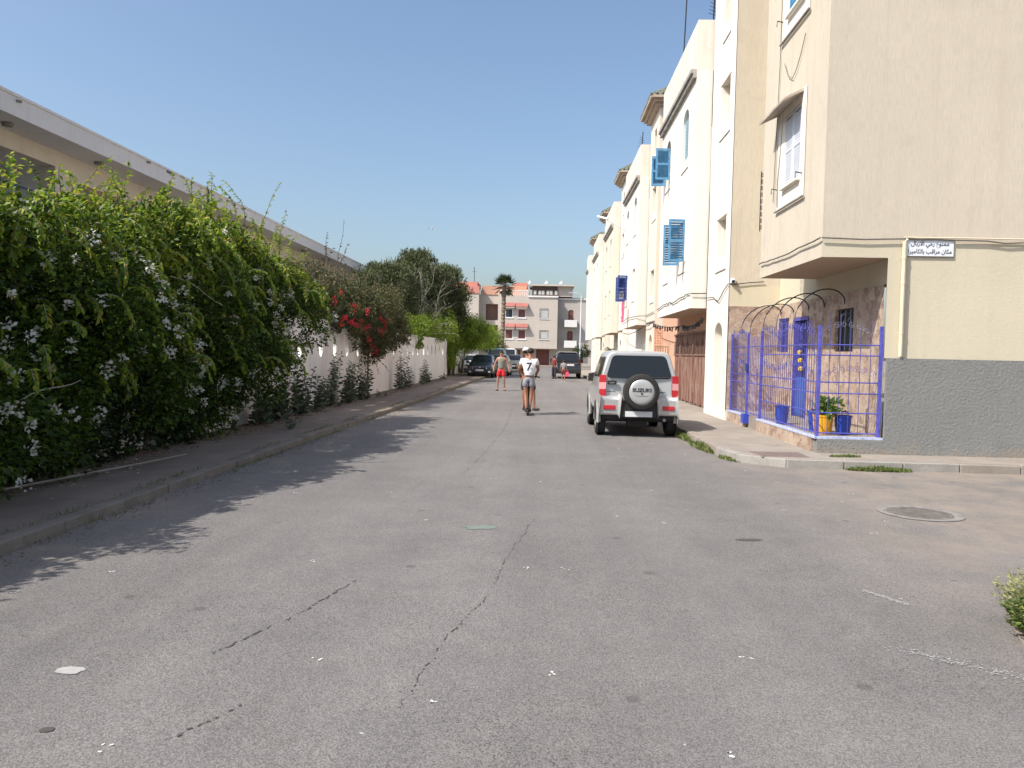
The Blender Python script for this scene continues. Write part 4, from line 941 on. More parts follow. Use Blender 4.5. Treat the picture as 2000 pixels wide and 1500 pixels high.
# pink / orange block left of it
PB = empty('apartment_building', (-9, YF, 0), 'pink topped apartment building at the left end of the street, behind the trees', 'building')
F3, F4 = Face('-y', YF-.6), Face('-y', YF+1.2)
mb = MB(); F3.grid(mb, -14, -8.35, 0, 9.1, [(-12, -10.8, 6, 7.2), (-12, -10.8, 3.2, 4.4)], .2); mb.quad((-8.35, YF-.6, 0), (-8.35, YF+1.2, 0), (-8.35, YF+1.2, 9.1), (-8.35, YF-.6, 9.1)); F4.grid(mb, -8.35, -5.92, 0, 9.1, [(-7.6, -6.0, 5.8, 7.9), (-7.3, -6.0, 2.4, 5.1)], .9); mb.quad((-14, YF-.6, 9.1), (-8.35, YF-.6, 9.1), (-8.35, YF+9, 9.1), (-14, YF+9, 9.1)); mb.build('wall', FARB, PB)
for h in ((-12, -10.8, 6, 7.2), (-12, -10.8, 3.2, 4.4)): window(PB, F3, *h, SIGNW, WINGREY, o=-.1)
for h in ((-7.6, -6.0, 5.8, 7.9), (-7.3, -6.0, 2.4, 5.1)): window(PB, F4, *h, BROWNF, plain('brown_panel', (.20, .12, .09), .7) if 'brown_panel' not in MATS else MATS['brown_panel'], o=-.7, bars=1)
mb = MB(); mb.box(-7.7, -5.95, YF+.75, YF+1.15, 5.2, 5.8); mb.build('balcony', FARB, PB)
mb = MB(); mb.box(-14, -8.3, YF-.7, YF-.1, 9.1, 10.0); mb.box(-14.1, -8.6, YF-.2, YF+5, 10.0, 10.6); mb.box(-13, -9.2, YF-.75, YF-.705, 9.3, 9.9); mb.build('pink_parapet', FARP, PB)
mb = MB(); mb.box(-8.28, -5.95, YF+1.1, YF+1.3, 9.1, 9.62); mb.box(-8.28, -2.4, YF+3, YF+3.4, 9.1, 10.4); mb.build('orange_parapet', FARO, PB)
a = empty('antenna', (-9.1, YF+1, 10.5), 'thin antenna on the pink roof left of the palm', 'antenna'); mb = MB(); mb.tube([(-9.1, YF+1, 10.5), (-9.15, YF+1, 12.6)], .04, 5); mb.tube([(-9.4, YF+1, 12.0), (-8.9, YF+1, 12.0)], .02, 4); mb.build('mast', CABLEK, a)
# more distant wings so the street end is closed from other viewpoints
mb = MB(); mb.box(9.5, 40, YF+1.0, YF+10, 0, 8.4); RBt = mb.build('apartment_building', FARB2, at=(24, YF, 0)); tag(RBt, 'plain grey beige block glimpsed between the terrace and the far building', 'building')
# arched shop canopy / dark planting at the far right end
# street lamp pole
lp = empty('street_lamp', (3.95, 84, 0), 'tall thin pale street lamp pole near the black vehicle at the street end', 'street lamp')
mb = MB(); mb.tube([(3.95, 84, 0), (3.98, 84, 4), (3.98, 84, 8.0)], .075, 8, r2=.05); mb.build('pole', SIGNW, lp, smooth=True)
mb = MB(); mb.tube([(3.98, 84, 8.0), (3.6, 83.9, 8.25), (3.0, 83.8, 8.3)], .035, 6); mb.build('arm', SIGNW, lp); mb = MB(); mb.box(2.6, 3.05, 83.7, 83.9, 8.24, 8.34); mb.build('lamp_head', WINGREY, lp)

# ================================================================ bird
bd = empty('seagull', (-8.9, 60, 11.15), 'white gull with bent wings gliding in the clear sky above the trees', 'bird')
mb = MB(); mb.tube([(-8.9, 60.3, 11.15), (-8.9, 60.15, 11.17), (-8.9, 59.95, 11.18), (-8.9, 59.7, 11.13)], [.02, .07, .06, .015], 8); mb.build('body', SIGNW, bd, smooth=True)
for sg in (-1, 1):
    mb = MB(); c = Vector((-8.9, 60, 11.18)); p1 = c+Vector((sg*.28, 0, .12 if sg > 0 else .05)); p2 = c+Vector((sg*.30+(.12 if sg > 0 else -.12), -.05, -.02 if sg > 0 else -.32))
    mb.prism([c+Vector((0, .09, 0)), p1+Vector((0, .07, 0)), p2, p1-Vector((0, .1, 0)), c-Vector((0, .1, 0))], (0, 0, .012)); mb.build('wing', WINGREY if sg < 0 else SIGNW, bd)
# ================================================================ vehicles
def car(label, loc, rz, paint, st, W, wheels, wr, glass_side, rear_glass=None, front_glass=None, group=None, name='parked_car', cat='car', ground_clear=.25):
    """st : stations front(-y) to back(+y), each (ylow, ytop, zb, zbelt, zroof, hwlow, hwbelt, hwroof); local: +y is the car's REAR..FRONT order given"""
    C = empty(name, (0, 0, 0), label, cat, group)
    def ring(s):
        yl, yt, zb, zm, zr, wl, wm, wf = s; H = []
        def p(x, z):
            t = 0 if z <= zm else (z-zm)/max(1e-6, zr-zm); H.append((x, yl+(yt-yl)*t, z))
        p(wl*.80, zb); p(wl*.97, zb+.06); p(wl, zb+.16); p(wl*1.005, (zb+zm)/2+.05); p((wl+wm)/2, zm-.08); p(wm, zm)
        p(wf+(wm-wf)*.12, zr-(zr-zm)*.16); p(wf*.93, zr-(zr-zm)*.045); p(wf*.75, zr)
        return H + [(-x, y, z) for x, y, z in H[::-1]]
    rings = [ring(s) for s in st]; n = len(rings[0]); mb = MB()
    mb.add([q for r in rings for q in r], [(i*n+k, i*n+(k+1) % n, (i+1)*n+(k+1) % n, (i+1)*n+k) for i in range(len(rings)-1) for k in range(n)] + [tuple(range(n)), tuple((len(rings)-1)*n+k for k in range(n))[::-1]])
    body = mb.build('body', paint, C, smooth=True, fix=True, bevel=.015, shade=35)
    def interp(y, key):
        for a, b in zip(st, st[1:]):
            if a[key] <= y <= b[key] or a[key] >= y >= b[key]:
                t = (y-a[key])/((b[key]-a[key]) or 1); return [p+(q-p)*t for p, q in zip(a, b)]
        return st[-1] if abs(y-st[-1][key]) < abs(y-st[0][key]) else st[0]
    for y0, y1, t0, t1, y2, y3 in glass_side:      # belt y0..y1, roof edge y2..y3
        for sg in (-1, 1):
            def sp(y, t):
                s = interp(y, 0); z = s[3]+(s[4]-s[3])*t; x = s[6]+(s[7]+(s[6]-s[7])*.12-s[6])*t/.84 if t < .84 else s[7]
                return Vector((sg*(x+.006), y, z))
            mb = MB(); mb.quad(sp(y0, t0), sp(y1, t0), sp(y3, t1), sp(y2, t1)); mb.build('side_window', CARGLASS, C)
    def endglass(s, lo, hi, inset, outy):
        yl, yt, zb, zm, zr, wl, wm, wf = s; pts = []
        H = zr-zm; cr = .085
        def x_at(t): return wm+(wf-wm)*t-inset
        P = [(-x_at(lo), lo), (x_at(lo), lo), (x_at(hi), hi), (-x_at(hi), hi)]; out = []
        Q = [Vector((a, zm+H*b, 0)) for a, b in P]
        for i in range(4):
            a, b, c = Q[i-1], Q[i], Q[(i+1) % 4]; u = (a-b).normalized(); v = (c-b).normalized()
            for k in range(5): q = k/4; out.append(b + u*cr*(1-q)**2 + v*cr*q**2)
        for q in out: t = (q.y-zm)/H; pts.append((q.x, yl+(yt-yl)*t+outy, q.y))
        return pts
    if rear_glass:
        s, lo, hi, ins, oy = rear_glass; pts = endglass(st[s], lo, hi, ins, oy); mb = MB(); mb.quad(*pts); mb.build('rear_window', CARGLASS, C)
    if front_glass:
        (a, b), ins, lift = front_glass
        A, B = st[a], st[b]; xa, xb_ = A[7]-ins, B[7]-ins
        d = Vector((0, B[1]-A[1], B[4]-A[4])); nn = Vector((0, -d.z, d.y)).normalized()*lift
        if nn.z < 0: nn = -nn
        f0, f1 = .06, .93
        p0, p1 = Vector((0, A[1], A[4]))+d*f0+nn, Vector((0, A[1], A[4]))+d*f1+nn; w0, w1 = xa+(xb_-xa)*f0, xa+(xb_-xa)*f1
        mb = MB(); mb.quad((-w0, p0.y, p0.z), (w0, p0.y, p0.z), (w1, p1.y, p1.z), (-w1, p1.y, p1.z)); mb.build('windscreen', CARGLASS, C)
    for wy in wheels:
        for sg in (-1, 1):
            xo = sg*(W/2+.005); tw = .19
            wh = MB(); prof = [(wr*.62, -tw/2), (wr*.93, -tw/2), (wr, -tw/2+.03), (wr, tw/2-.03), (wr*.93, tw/2), (wr*.62, tw/2)]
            c = (xo-sg*tw/2, wy, wr); wh.lathe(c, prof, 28, 'x'); w_ = empty('wheel'); w_.parent = C; OFF[w_.name] = Vector((0, 0, 0))
            wh.build('tyre', TYRE, w_, smooth=True)
            rm = MB(); rm.lathe(c, [(.001, sg*(tw/2-.035)), (wr*.2, sg*(tw/2-.03)), (wr*.56, sg*(tw/2-.045)), (wr*.63, sg*(tw/2-.002)), (wr*.63, -sg*tw/2)], 28, 'x'); rm.build('rim', RIM, w_, smooth=True)
            ar = MB(); ar.lathe((xo-sg*.022, wy, wr+.02), [(.001, 0), (wr+.075, 0)], 26, 'x'); ar.build('wheel_arch', UNDER, C)
    C.location = loc; C.rotation_euler = (0, 0, rz); return C
def part(C, name, mat, mb, **k): return mb.build(name, mat, C, **k)

# ---- silver off-roader seen from behind (local +y = forward, 0 = rear face)
jst = [(0, .10, .44, 1.15, 1.70, .77, .755, .60), (.06, .14, .42, 1.15, 1.735, .785, .765, .615), (.9, .9, .42, 1.14, 1.745, .79, .77, .62), (1.9, 1.8, .42, 1.12, 1.735, .79, .77, .61), (2.22, 2.02, .42, 1.10, 1.70, .79, .765, .59),
       (2.46, 2.46, .42, 1.0, 1.10, .785, .755, .70), (2.9, 2.9, .44, .98, 1.06, .78, .74, .68), (3.42, 3.40, .46, .90, .98, .77, .72, .64), (3.48, 3.45, .50, .82, .90, .74, .68, .6)]
J = car('silver off-roader parked by the right kerb, spare wheel on its back door', (1.93, 15.5, 0), 0, SILVER, jst, 1.62, (.50, 2.75), .335, [(.22, .95, .08, .78, .28, .93), (1.06, 1.72, .08, .78, 1.05, 1.66)], rear_glass=(0, .07, .90, .085, -.010), front_glass=((5, 4), .05, .006), name='parked_car')
J.rotation_euler = (0, 0, rad(.6))
BLKT = plain('spare_wheel_shade', (.03, .03, .03), .6)
for sg in (-1, 1):
    mb = MB(); mb.prism([(sg*.80, -.07, .44), (sg*.80, .34, .46), (sg*.83, .30, .80), (sg*.80, .02, .84), (sg*.78, -.09, .80)], (-sg*.42, 0, 0)); part(J, 'bumper', SILVER, mb, bevel=.05, smooth=True)
mb = MB(); mb.box(-.375, .375, -.085, .2, .40, .74); part(J, 'bumper_centre', BLKPL, mb, bevel=.015)
mb = MB(); mb.box(-.72, .72, .0, .2, .36, .45); mb.box(-.7, .7, .2, 3.3, .30, .43); part(J, 'underbody', UNDER, mb)
for sg in (-1, 1):
    for z0, z1, m_ in ((.84, .965, REDL), (.968, 1.10, PINKL), (1.103, 1.24, REDL)):
        mb = MB(); a, b = sg*.775, sg*.665; mb.prism([(a+sg*.012, -.012, z0), (b, -.028, z0), (b, -.028, z1), (a+sg*.004, -.012, z1)], (0, .07, 0)); part(J, 'tail_light', m_, mb, bevel=.006)
    mb = MB(); mb.box(sg*.59-.12, sg*.59+.12, -.098, -.06, .555, .645); part(J, 'reflector', REDL, mb, bevel=.012)
    mb = MB(); mb.prism([(sg*.73, 1.95, 1.06), (sg*.87, 1.92, 1.07), (sg*.86, 1.92, 1.21), (sg*.73, 1.94, 1.23)], (0, .07, 0)); part(J, 'mirror', BLKPL, mb, bevel=.015)
    for wy in (.50, 2.75):       # flared arches
        mb = MB(); T = np.linspace(rad(-12), rad(192), 15); r0, r1 = .365, .44
        for t0, t1 in zip(T, T[1:]):
            q = [(sg*.79, wy+r1*math.cos(t0), .36+r1*math.sin(t0)), (sg*.79, wy+r1*math.cos(t1), .36+r1*math.sin(t1)), (sg*.825, wy+r0*math.cos(t1), .36+r0*math.sin(t1)), (sg*.825, wy+r0*math.cos(t0), .36+r0*math.sin(t0))]
            mb.quad(*q); q2 = [(sg*.825, wy+r0*math.cos(t0), .36+r0*math.sin(t0)), (sg*.825, wy+r0*math.cos(t1), .36+r0*math.sin(t1)), (sg*.74, wy+r0*math.cos(t1), .36+r0*math.sin(t1)), (sg*.74, wy+r0*math.cos(t0), .36+r0*math.sin(t0))]; mb.quad(*q2)
        part(J, 'flare', SILVER, mb, smooth=True)
    mb = MB(); mb.prism([(sg*.665, -.022, .86), (sg*.655, -.022, .86), (sg*.652, -.022, 1.14), (sg*.662, -.022, 1.14)], (0, .004, 0)); part(J, 'door_gap', UNDER, mb)
# window rubber, wiper, handle, spare wheel
mb = MB(); mb.tube([(.15, -.02, 1.20), (.3, -.022, 1.205), (.60, -.01, 1.215)], .012, 5); part(J, 'wiper', BLKPL, mb)
mb = MB(); mb.box(-.62, -.45, -.035, .01, 1.06, 1.135); hd = part(J, 'door_handle', BLKPL, mb, bevel=.01)
mb = MB(); mb.box(-.59, -.49, -.045, -.034, 1.08, 1.10); mb.build('grip', CHROME, hd)
spw = empty('spare_wheel'); spw.parent = J; OFF[spw.name] = Vector((0, 0, 0))
sx_, sz_ = .03, .925
mb = MB(); mb.lathe((sx_, -.14, sz_), [(.22, .10), (.33, .10), (.358, .06), (.358, -.06), (.335, -.10), (.27, -.115), (.245, -.10)], 40, 'y'); mb.build('tyre', TYRE, spw, smooth=True)
mb = MB(); mb.lathe((sx_, -.14, sz_), [(.001, -.125), (.14, -.128), (.19, -.125), (.235, -.118), (.258, -.10), (.262, -.08)], 40, 'y'); mb.build('cover', SILVER, spw, smooth=True, shade=60)
text('lettering', 'SUZUKI', .098, (sx_, -.2705, sz_+.035), (rad(90), 0, 0), INK, spw, bold=.004, sx=1.12, ext=.0015)
mb = MB(); mb.lathe((sx_, -.272, sz_-.035), [(.001, -.002), (.022, 0), (.022, .01)], 12, 'y'); mb.build('lock', INK, spw)
mb = MB(); mb.tube([(sx_-.15, -.262, sz_-.065), (sx_-.08, -.270, sz_-.075), (sx_+.08, -.270, sz_-.075), (sx_+.15, -.262, sz_-.065)], .006, 5); mb.build('crease', CHROME, spw)
mb = MB(); mb.box(-.27, .27, -.095, -.086, .42, .53); part(J, 'number_plate', PLATE, mb)
mb = MB(); mb.box(-.18, .18, -.10, -.086, .545, .575); part(J, 'plate_lamp', BLKPL, mb)
for x0_, w_ in ((-.63, .17), (.40, .14)):
    mb = MB()
    for k in range(6): mb.box(x0_+k*w_/6, x0_+k*w_/6+w_/9, -.024, -.02, .905, .925)
    part(J, 'badge', INK, mb)
mb = MB(); mb.tube([(.52, -.06, .36), (.52, .4, .37)], .03, 10); part(J, 'exhaust_pipe', GREYTRIM, mb, smooth=True)
mb = MB(); mb.tube([(-.66, .5, .33), (.66, .5, .33)], .045, 8); mb.lathe((.05, .5, .32), [(.001, -.1), (.11, -.07), (.12, .05), (.001, .1)], 12, 'y'); part(J, 'rear_axle', UNDER, mb, smooth=True)
mb = MB(); mb.box(-.2, .2, .1, .3, .22, .34); part(J, 'tow_bar', UNDER, mb)
mb = MB(); mb.box(-.14, .06, .004, .016, 1.60, 1.635) if False else mb.box(-.16, -.04, .055, .062, 1.585, 1.62)
part(J, 'roof_lamp_reflection', WINGREY, mb) if False else None
mb = MB(); mb.box(-.70, -.45, .5, .62, 1.15, 1.42); mb.box(.42, .70, .5, .62, 1.15, 1.42); part(J, 'headrest', BLKPL, mb, bevel=.03) if False else None

# ---- generic cars
def sedan_st(L=4.25, W=1.72, H=1.48, hatch=False):
    w = W/2
    return [(0, 0, .30, .62, .72, w*.9, w*.84, w*.76), (.10, .12, .22, .72, .82, w*.97, w*.92, w*.84), (1.05, 1.12, .20, .86, .98, w, w*.96, w*.84), (1.45, 1.95, .20, .92, H-.03, w, w*.97, w*.68), (2.2, 2.3, .20, .93, H, w, w*.97, w*.70), (2.9, 2.9, .20, .94, H-.01, w, w*.97, w*.69),
            (3.45 if not hatch else 3.75, 3.15 if not hatch else 3.55, .22, .96, H-.07, w, w*.95, w*.66)] + ([(3.75, 3.70, .24, .92, 1.04, w*.99, w*.93, w*.82), (L-.05, L-.02, .28, .86, .98, w*.95, w*.88, w*.78), (L, L, .36, .80, .90, w*.9, w*.84, w*.74)] if not hatch else [(L-.12, L-.25, .26, .96, H-.32, w*.96, w*.9, w*.66), (L, L-.15, .34, .85, .98, w*.9, w*.84, w*.66)])
def front_car(label, loc, rz, paint, H=1.48, W=1.72, hatch=False, name='parked_car', wr=.31, cat='car'):
    st = sedan_st(W=W, H=H, hatch=hatch)
    C = car(label, loc, rz, paint, st, W-.02, (.82, 3.35), wr, [(1.6, 2.25, .1, .74, 2.02, 2.25), (2.32, 3.2, .1, .74, 2.32, 3.05)], front_glass=((2, 3), .06, .006), group='cars parked along the street', name=name, cat=cat)
    w = W/2
    for sg in (-1, 1):
        mb = MB(); mb.prism([(sg*w*.86, .10, .60), (sg*w*.50, -.012, .58), (sg*w*.50, .0, .72), (sg*w*.84, .12, .76)], (0, .05, 0)); part(C, 'headlight', HEADL, mb, bevel=.01)
        mb = MB(); mb.prism([(sg*w*.99, 1.5, .92), (sg*(w+.19), 1.46, .93), (sg*(w+.18), 1.46, 1.06), (sg*w*.99, 1.5, 1.04)], (0, .08, 0)); part(C, 'mirror', paint, mb, bevel=.02)
        mb = MB(); mb.box(sg*.62-.07, sg*.62+.07, -.02, .02, .34, .44); part(C, 'fog_lamp', HEADL, mb, bevel=.01)
    mb = MB(); mb.box(-w*.44, w*.44, -.02, .03, .60, .71); gr = part(C, 'grille', BLKPL, mb, bevel=.01)
    mb = MB(); mb.box(-w*.44, w*.44, -.028, -.018, .685, .70); mb.lathe((0, -.02, .66), [(.001, -.02), (.05, -.012), (.06, .0)], 12, 'y'); mb.build('emblem', CHROME, gr)
    mb = MB(); mb.box(-w*.6, w*.6, -.03, .04, .30, .42); part(C, 'air_intake', BLKPL, mb, bevel=.01)
    mb = MB(); mb.box(-.26, .26, -.042, -.031, .44, .55); part(C, 'number_plate', PLATE, mb)
    return C
front_car('dark charcoal saloon parked nose-on under the green shrub at the left kerb', (-4.05, 49.0, 0), rad(-1.5), NAVYP)
front_car('beige grey car parked right behind the dark saloon, partly hidden by it', (-3.25, 53.9, 0), rad(-1), BEIGEP, H=1.5)
front_car('green grey car parked farther up behind the man in red shorts', (-2.7, 67.5, 0), rad(-2), GREYP)
front_car('tall teal glazed van behind the beige grey car', (-3.9, 61, 0), rad(-1), plain('teal_car_paint', (.10, .20, .22), .3, coat=.5), H=2.0, W=1.85, hatch=True, name='parked_van', cat='van')
front_car('white van standing farthest left near the palm trunk', (-3.6, 76, 0), rad(-3), WHITEP, H=2.1, W=1.9, hatch=True, name='parked_van', cat='van')
front_car('pale car half buried in the green shrub, left of the dark saloon', (-5.4, 57, 0), rad(-1), WHITEP, H=1.45)
# black suv from behind
w = .93
sst = [(0, .22, .42, 1.08, 1.66, w*.93, w*.90, w*.72), (.08, .30, .34, 1.08, 1.74, w*.99, w*.95, w*.76), (1.2, 1.2, .30, 1.06, 1.78, w, w*.97, w*.78), (2.3, 2.1, .30, 1.05, 1.76, w, w*.97, w*.77), (2.95, 2.55, .30, 1.03, 1.68, w, w*.96, w*.72), (3.3, 3.3, .30, 1.0, 1.10, w, w*.95, w*.86), (4.3, 4.25, .34, .92, 1.0, w*.97, w*.9, w*.8), (4.5, 4.45, .42, .8, .88, w*.9, w*.84, w*.74)]
U = car('black off-road vehicle parked rear-on at the far right kerb', (1.62, 51.2, 0), 0, BLACKP, sst, 1.84, (.8, 3.55), .37, [(.45, 1.3, .08, .76, .55, 1.3), (1.4, 2.4, .08, .76, 1.4, 2.2)], rear_glass=(0, .10, .88, .12, -.012), front_glass=((5, 4), .05, .006), group='cars parked along the street')
for sg in (-1, 1):
    mb = MB(); mb.box(sg*.80-.06, sg*.80+.06, -.02, .06, .92, 1.3); part(U, 'tail_light', plain('dark_red_lamp', (.10, .01, .015), .2) if 'dark_red_lamp' not in MATS else MATS['dark_red_lamp'], mb, bevel=.01)
    mb = MB(); mb.prism([(sg*.92, 2.3, 1.08), (sg*1.12, 2.26, 1.08), (sg*1.12, 2.26, 1.28), (sg*.92, 2.3, 1.28)], (0, .1, 0)); part(U, 'mirror', BLKPL, mb, bevel=.02)
mb = MB(); mb.box(-.9, .9, -.10, .1, .38, .66); part(U, 'bumper', BLKPL, mb, bevel=.03)
mb = MB(); mb.box(-.04, .44, -.02, .01, .86, .98); part(U, 'number_plate', PLATE, mb)
mb = MB(); mb.box(-.55, .7, -.03, .0, 1.02, 1.05); part(U, 'trim', CHROME, mb)
mb = MB(); mb.box(-.62, .62, .15, .42, 1.775, 1.80); part(U, 'spoiler', WINGREY, mb, bevel=.01)
mb = MB(); mb.lathe((-.78, -.06, .80), [(.001, -.02), (.07, 0)], 12, 'y'); part(U, 'lamp', HEADL, mb)

# ================================================================ people
def skinmesh(name, pts, edges, mat, parent, root=0, sub=1):
    me = bpy.data.meshes.new(name); me.from_pydata([p[:3] for p in pts], edges, []); me.materials.append(mat)
    o = bpy.data.objects.new(name, me); COL.objects.link(o); o.parent = parent
    sk = o.modifiers.new('skin', 'SKIN'); sk.use_smooth_shade = True; sk.use_x_symmetry = False
    lay = me.skin_vertices[0].data
    for i, p in enumerate(pts):
        r = p[3]; lay[i].radius = (r, r) if not isinstance(r, tuple) else r; lay[i].use_root = (i == root)
    if sub: s = o.modifiers.new('subsurf', 'SUBSURF'); s.levels = s.render_levels = sub
    return o
def person(label, loc, rz, H=1.75, skin=SKIN, J=None, hair=HAIR, top=None, top_len=.0, sleeve=.5, bottom=None, leg_len=.45, cap=None, shoes=SHOE, face=True, tank=False):
    s = H/1.75
    D = dict(pel=(0, 0, .95), sp=(0, 0, 1.13), ch=(0, 0, 1.33), nk=(0, 0, 1.47), h0=(0, -.015, 1.55), h1=(0, -.02, 1.635), h2=(0, -.005, 1.70),
             sL=(-.165, 0, 1.405), eL=(-.235, .01, 1.14), wL=(-.26, -.05, .90), sR=(.165, 0, 1.405), eR=(.235, .01, 1.14), wR=(.26, -.05, .90),
             hL=(-.09, 0, .90), kL=(-.11, -.02, .50), aL=(-.12, .03, .09), tL=(-.135, -.14, .035), hR=(.09, 0, .90), kR=(.11, -.02, .50), aR=(.12, .03, .09), tR=(.135, -.14, .035))
    D.update(J or {}); D = {k: Vector(v)*s for k, v in D.items()}
    rr = dict(pel=.125, sp=.115, ch=.135, nk=.052, h0=.066, h1=.088, h2=.072, sL=.062, eL=.041, wL=.027, sR=.062, eR=.041, wR=.027, hL=.088, kL=.058, aL=.036, tL=.032, hR=.088, kR=.058, aR=.036, tR=.032)
    P = empty('person', (0, 0, 0), label, 'person')
    keys = list(D); pts = [tuple(D[k]) + (rr[k]*s,) for k in keys]; ix = {k: i for i, k in enumerate(keys)}
    E = [(ix[a], ix[b]) for a, b in (('pel', 'sp'), ('sp', 'ch'), ('ch', 'nk'), ('nk', 'h0'), ('h0', 'h1'), ('h1', 'h2'), ('ch', 'sL'), ('sL', 'eL'), ('eL', 'wL'), ('ch', 'sR'), ('sR', 'eR'), ('eR', 'wR'), ('pel', 'hL'), ('hL', 'kL'), ('kL', 'aL'), ('aL', 'tL'), ('pel', 'hR'), ('hR', 'kR'), ('kR', 'aR'), ('aR', 'tR'))]
    for sd_ in 'LR':       # palm, four fingers and a thumb
        w_, e_ = D['w'+sd_], D['e'+sd_]; d = (w_-e_).normalized(); side = Vector((0, 1, 0)).cross(d).normalized()*(1 if sd_ == 'L' else -1); across = d.cross(side).normalized()
        b = len(pts); pm = w_+d*.065*s; pts.append(tuple(pm)+(.030*s,)); E.append((ix['w'+sd_], b))
        for q, ln in ((-1.5, .062), (-.5, .075), (.5, .07), (1.5, .055)):
            k0 = pm+d*.03*s+across*q*.018*s; k1 = k0+d*ln*.55*s+side*.006*s; k2 = k1+d*ln*.4*s+side*.016*s; i0 = len(pts)
            pts += [tuple(k0)+(.0095*s,), tuple(k1)+(.0085*s,), tuple(k2)+(.007*s,)]; E += [(b, i0), (i0, i0+1), (i0+1, i0+2)]
        t0 = w_+d*.035*s+across*.034*s; t1 = t0+d*.035*s+across*.018*s+side*.01*s; i0 = len(pts); pts += [tuple(t0)+(.012*s,), tuple(t1)+(.009*s,)]; E += [(b, i0), (i0, i0+1)]
    body = skinmesh('body', pts, E, skin, P, ix['pel'])
    def L(a, b, t): return D[a].lerp(D[b], t)
    def chain(name, pl, ed, mat, root=0): return skinmesh(name, [tuple(p)+(r*s if not isinstance(r, tuple) else r,) for p, r in pl], ed, mat, P, root)
    if top:
        pl = [(L('pel', 'sp', top_len), .150), (D['sp'], .142), (D['ch'], .155), (L('ch', 'nk', .62), .085), (D['sL'], .075 if not tank else .05), (D['sR'], .075 if not tank else .05)]; ed = [(0, 1), (1, 2), (2, 3), (2, 4), (2, 5)]
        if not tank: pl += [(L('sL', 'eL', sleeve), .066), (L('sR', 'eR', sleeve), .066)]; ed += [(4, 6), (5, 7)]
        chain('shirt' if not tank else 'vest', pl, ed, top, 1)
    if bottom:
        pl = [(D['pel']+Vector((0, 0, .05))*s, .122), (D['pel'], .132), (D['hL'], .112), (D['hR'], .112), (L('hL', 'kL', min(1, leg_len*1.6)), .098), (L('hR', 'kR', min(1, leg_len*1.6)), .098)]; ed = [(0, 1), (1, 2), (1, 3), (2, 4), (3, 5)]
        if leg_len > .65: pl += [(L('kL', 'aL', .85), .062), (L('kR', 'aR', .85), .062)]; ed += [(4, 6), (5, 7)]
        chain('shorts' if leg_len <= .65 else 'trousers', pl, ed, bottom, 1)
    c = D['h1']; hs = s
    ax = (D['h2']-D['h0']).normalized()
    fw = Vector((J or {}).get('_f', (0, -1, 0))) if J and '_f' in J else Vector((0, -1, 0))
    rt = fw.cross(Vector((0, 0, 1))).normalized()
    def ball(mb, c, rx, n=10, sq=(1, 1, 1)):
        mb2 = [(rx*math.sin(t), -rx*math.cos(t)) for t in np.linspace(.02, math.pi-.02, 7)]; b = len(mb.v); mb.lathe((0, 0, 0), mb2, n)
        for i in range(b, len(mb.v)): v = mb.v[i]; mb.v[i] = tuple(Vector(c)+Vector((v[0]*sq[0], v[1]*sq[1], v[2]*sq[2])))
    hm = MB(); ball(hm, c+Vector((0, 0, .028))*s-fw*.022*s, .098*s, 12, (.96, 1, .86)); hm.build('hair', hair, P, smooth=True)
    if cap:
        hm = MB(); ball(hm, c+Vector((0, 0, .045))*s-fw*.008*s, .105*s, 14, (.98, 1.02, .74)); cp = hm.build('cap', cap, P, smooth=True)
        hm = MB(); q = c+fw*.12*s+Vector((0, 0, .045))*s; hm.obox(q, rt*.065*s, fw*.06*s, Vector((0, 0, .006))); hm.build('peak', cap, cp, bevel=.004)
    if face:
        f = MB(); b = c+fw*.088*s
        f.obox(b+Vector((0, 0, -.005))*s, rt*.010*s, fw*.014*s, Vector((0, 0, .018))*s); f.build('nose', skin, P, bevel=.004)
        for sg in (-1, 1):
            f = MB(); ball(f, b+rt*sg*.032*s+Vector((0, 0, .012))*s-fw*.012*s, .010*s, 8); f.build('eye', HAIR, P, smooth=True)
            f = MB(); ball(f, c+rt*sg*.090*s-Vector((0, 0, .005))*s, .022*s, 8, (.5, .9, 1.1)); f.build('ear', skin, P, smooth=True)
        f = MB(); f.obox(b+Vector((0, 0, -.045))*s-fw*.010*s, rt*.022*s, fw*.004*s, Vector((0, 0, .005))*s); f.build('mouth', plain('lips', (.25, .09, .07), .6) if 'lips' not in MATS else MATS['lips'], P)
    if shoes:
        for sd_ in 'LR':
            a, t = D['a'+sd_], D['t'+sd_]; f = MB(); dd = (t-a); dd.z = 0; dd.normalize(); m0 = Vector((a.x, a.y, min(a.z, t.z)-.018*s))-dd*.05*s; m1 = Vector((t.x, t.y, t.z-.018*s))+dd*.03*s
            f.tube([m0, m0.lerp(m1, .35), m0.lerp(m1, .75), m1], [.034*s, .042*s, .044*s, .028*s], 8); f.build('shoe', shoes, P, smooth=True)
    P.location = loc; P.rotation_euler = (0, 0, rz); return P
# two lads on one scooter, seen from behind (heading +y, so rotated half a turn)
PI = math.pi
r1 = person('boy in white shirt with dark number riding at the rear of the scooter', (-.37, 20.42, .11), PI, 1.72, SKIN2,
    J=dict(pel=(0, .02, .93), sp=(.0, .0, 1.11), ch=(.0, -.03, 1.31), nk=(-.02, -.04, 1.45), h0=(-.03, -.06, 1.52), h1=(-.035, -.07, 1.60), h2=(-.035, -.06, 1.665), sL=(-.19, -.03, 1.37), sR=(.19, -.03, 1.37),
           eL=(-.26, -.10, 1.12), wL=(-.20, -.33, 1.04), eR=(.26, -.10, 1.12), wR=(.20, -.33, 1.04), kL=(-.075, -.03, .48), aL=(-.035, .05, .08), tL=(-.05, -.10, .03), kR=(.08, .0, .48), aR=(.05, .16, .08), tR=(.06, .0, .03)),
    top=CLW, top_len=.1, sleeve=.55, bottom=CLG, leg_len=.42, shoes=SHOE)
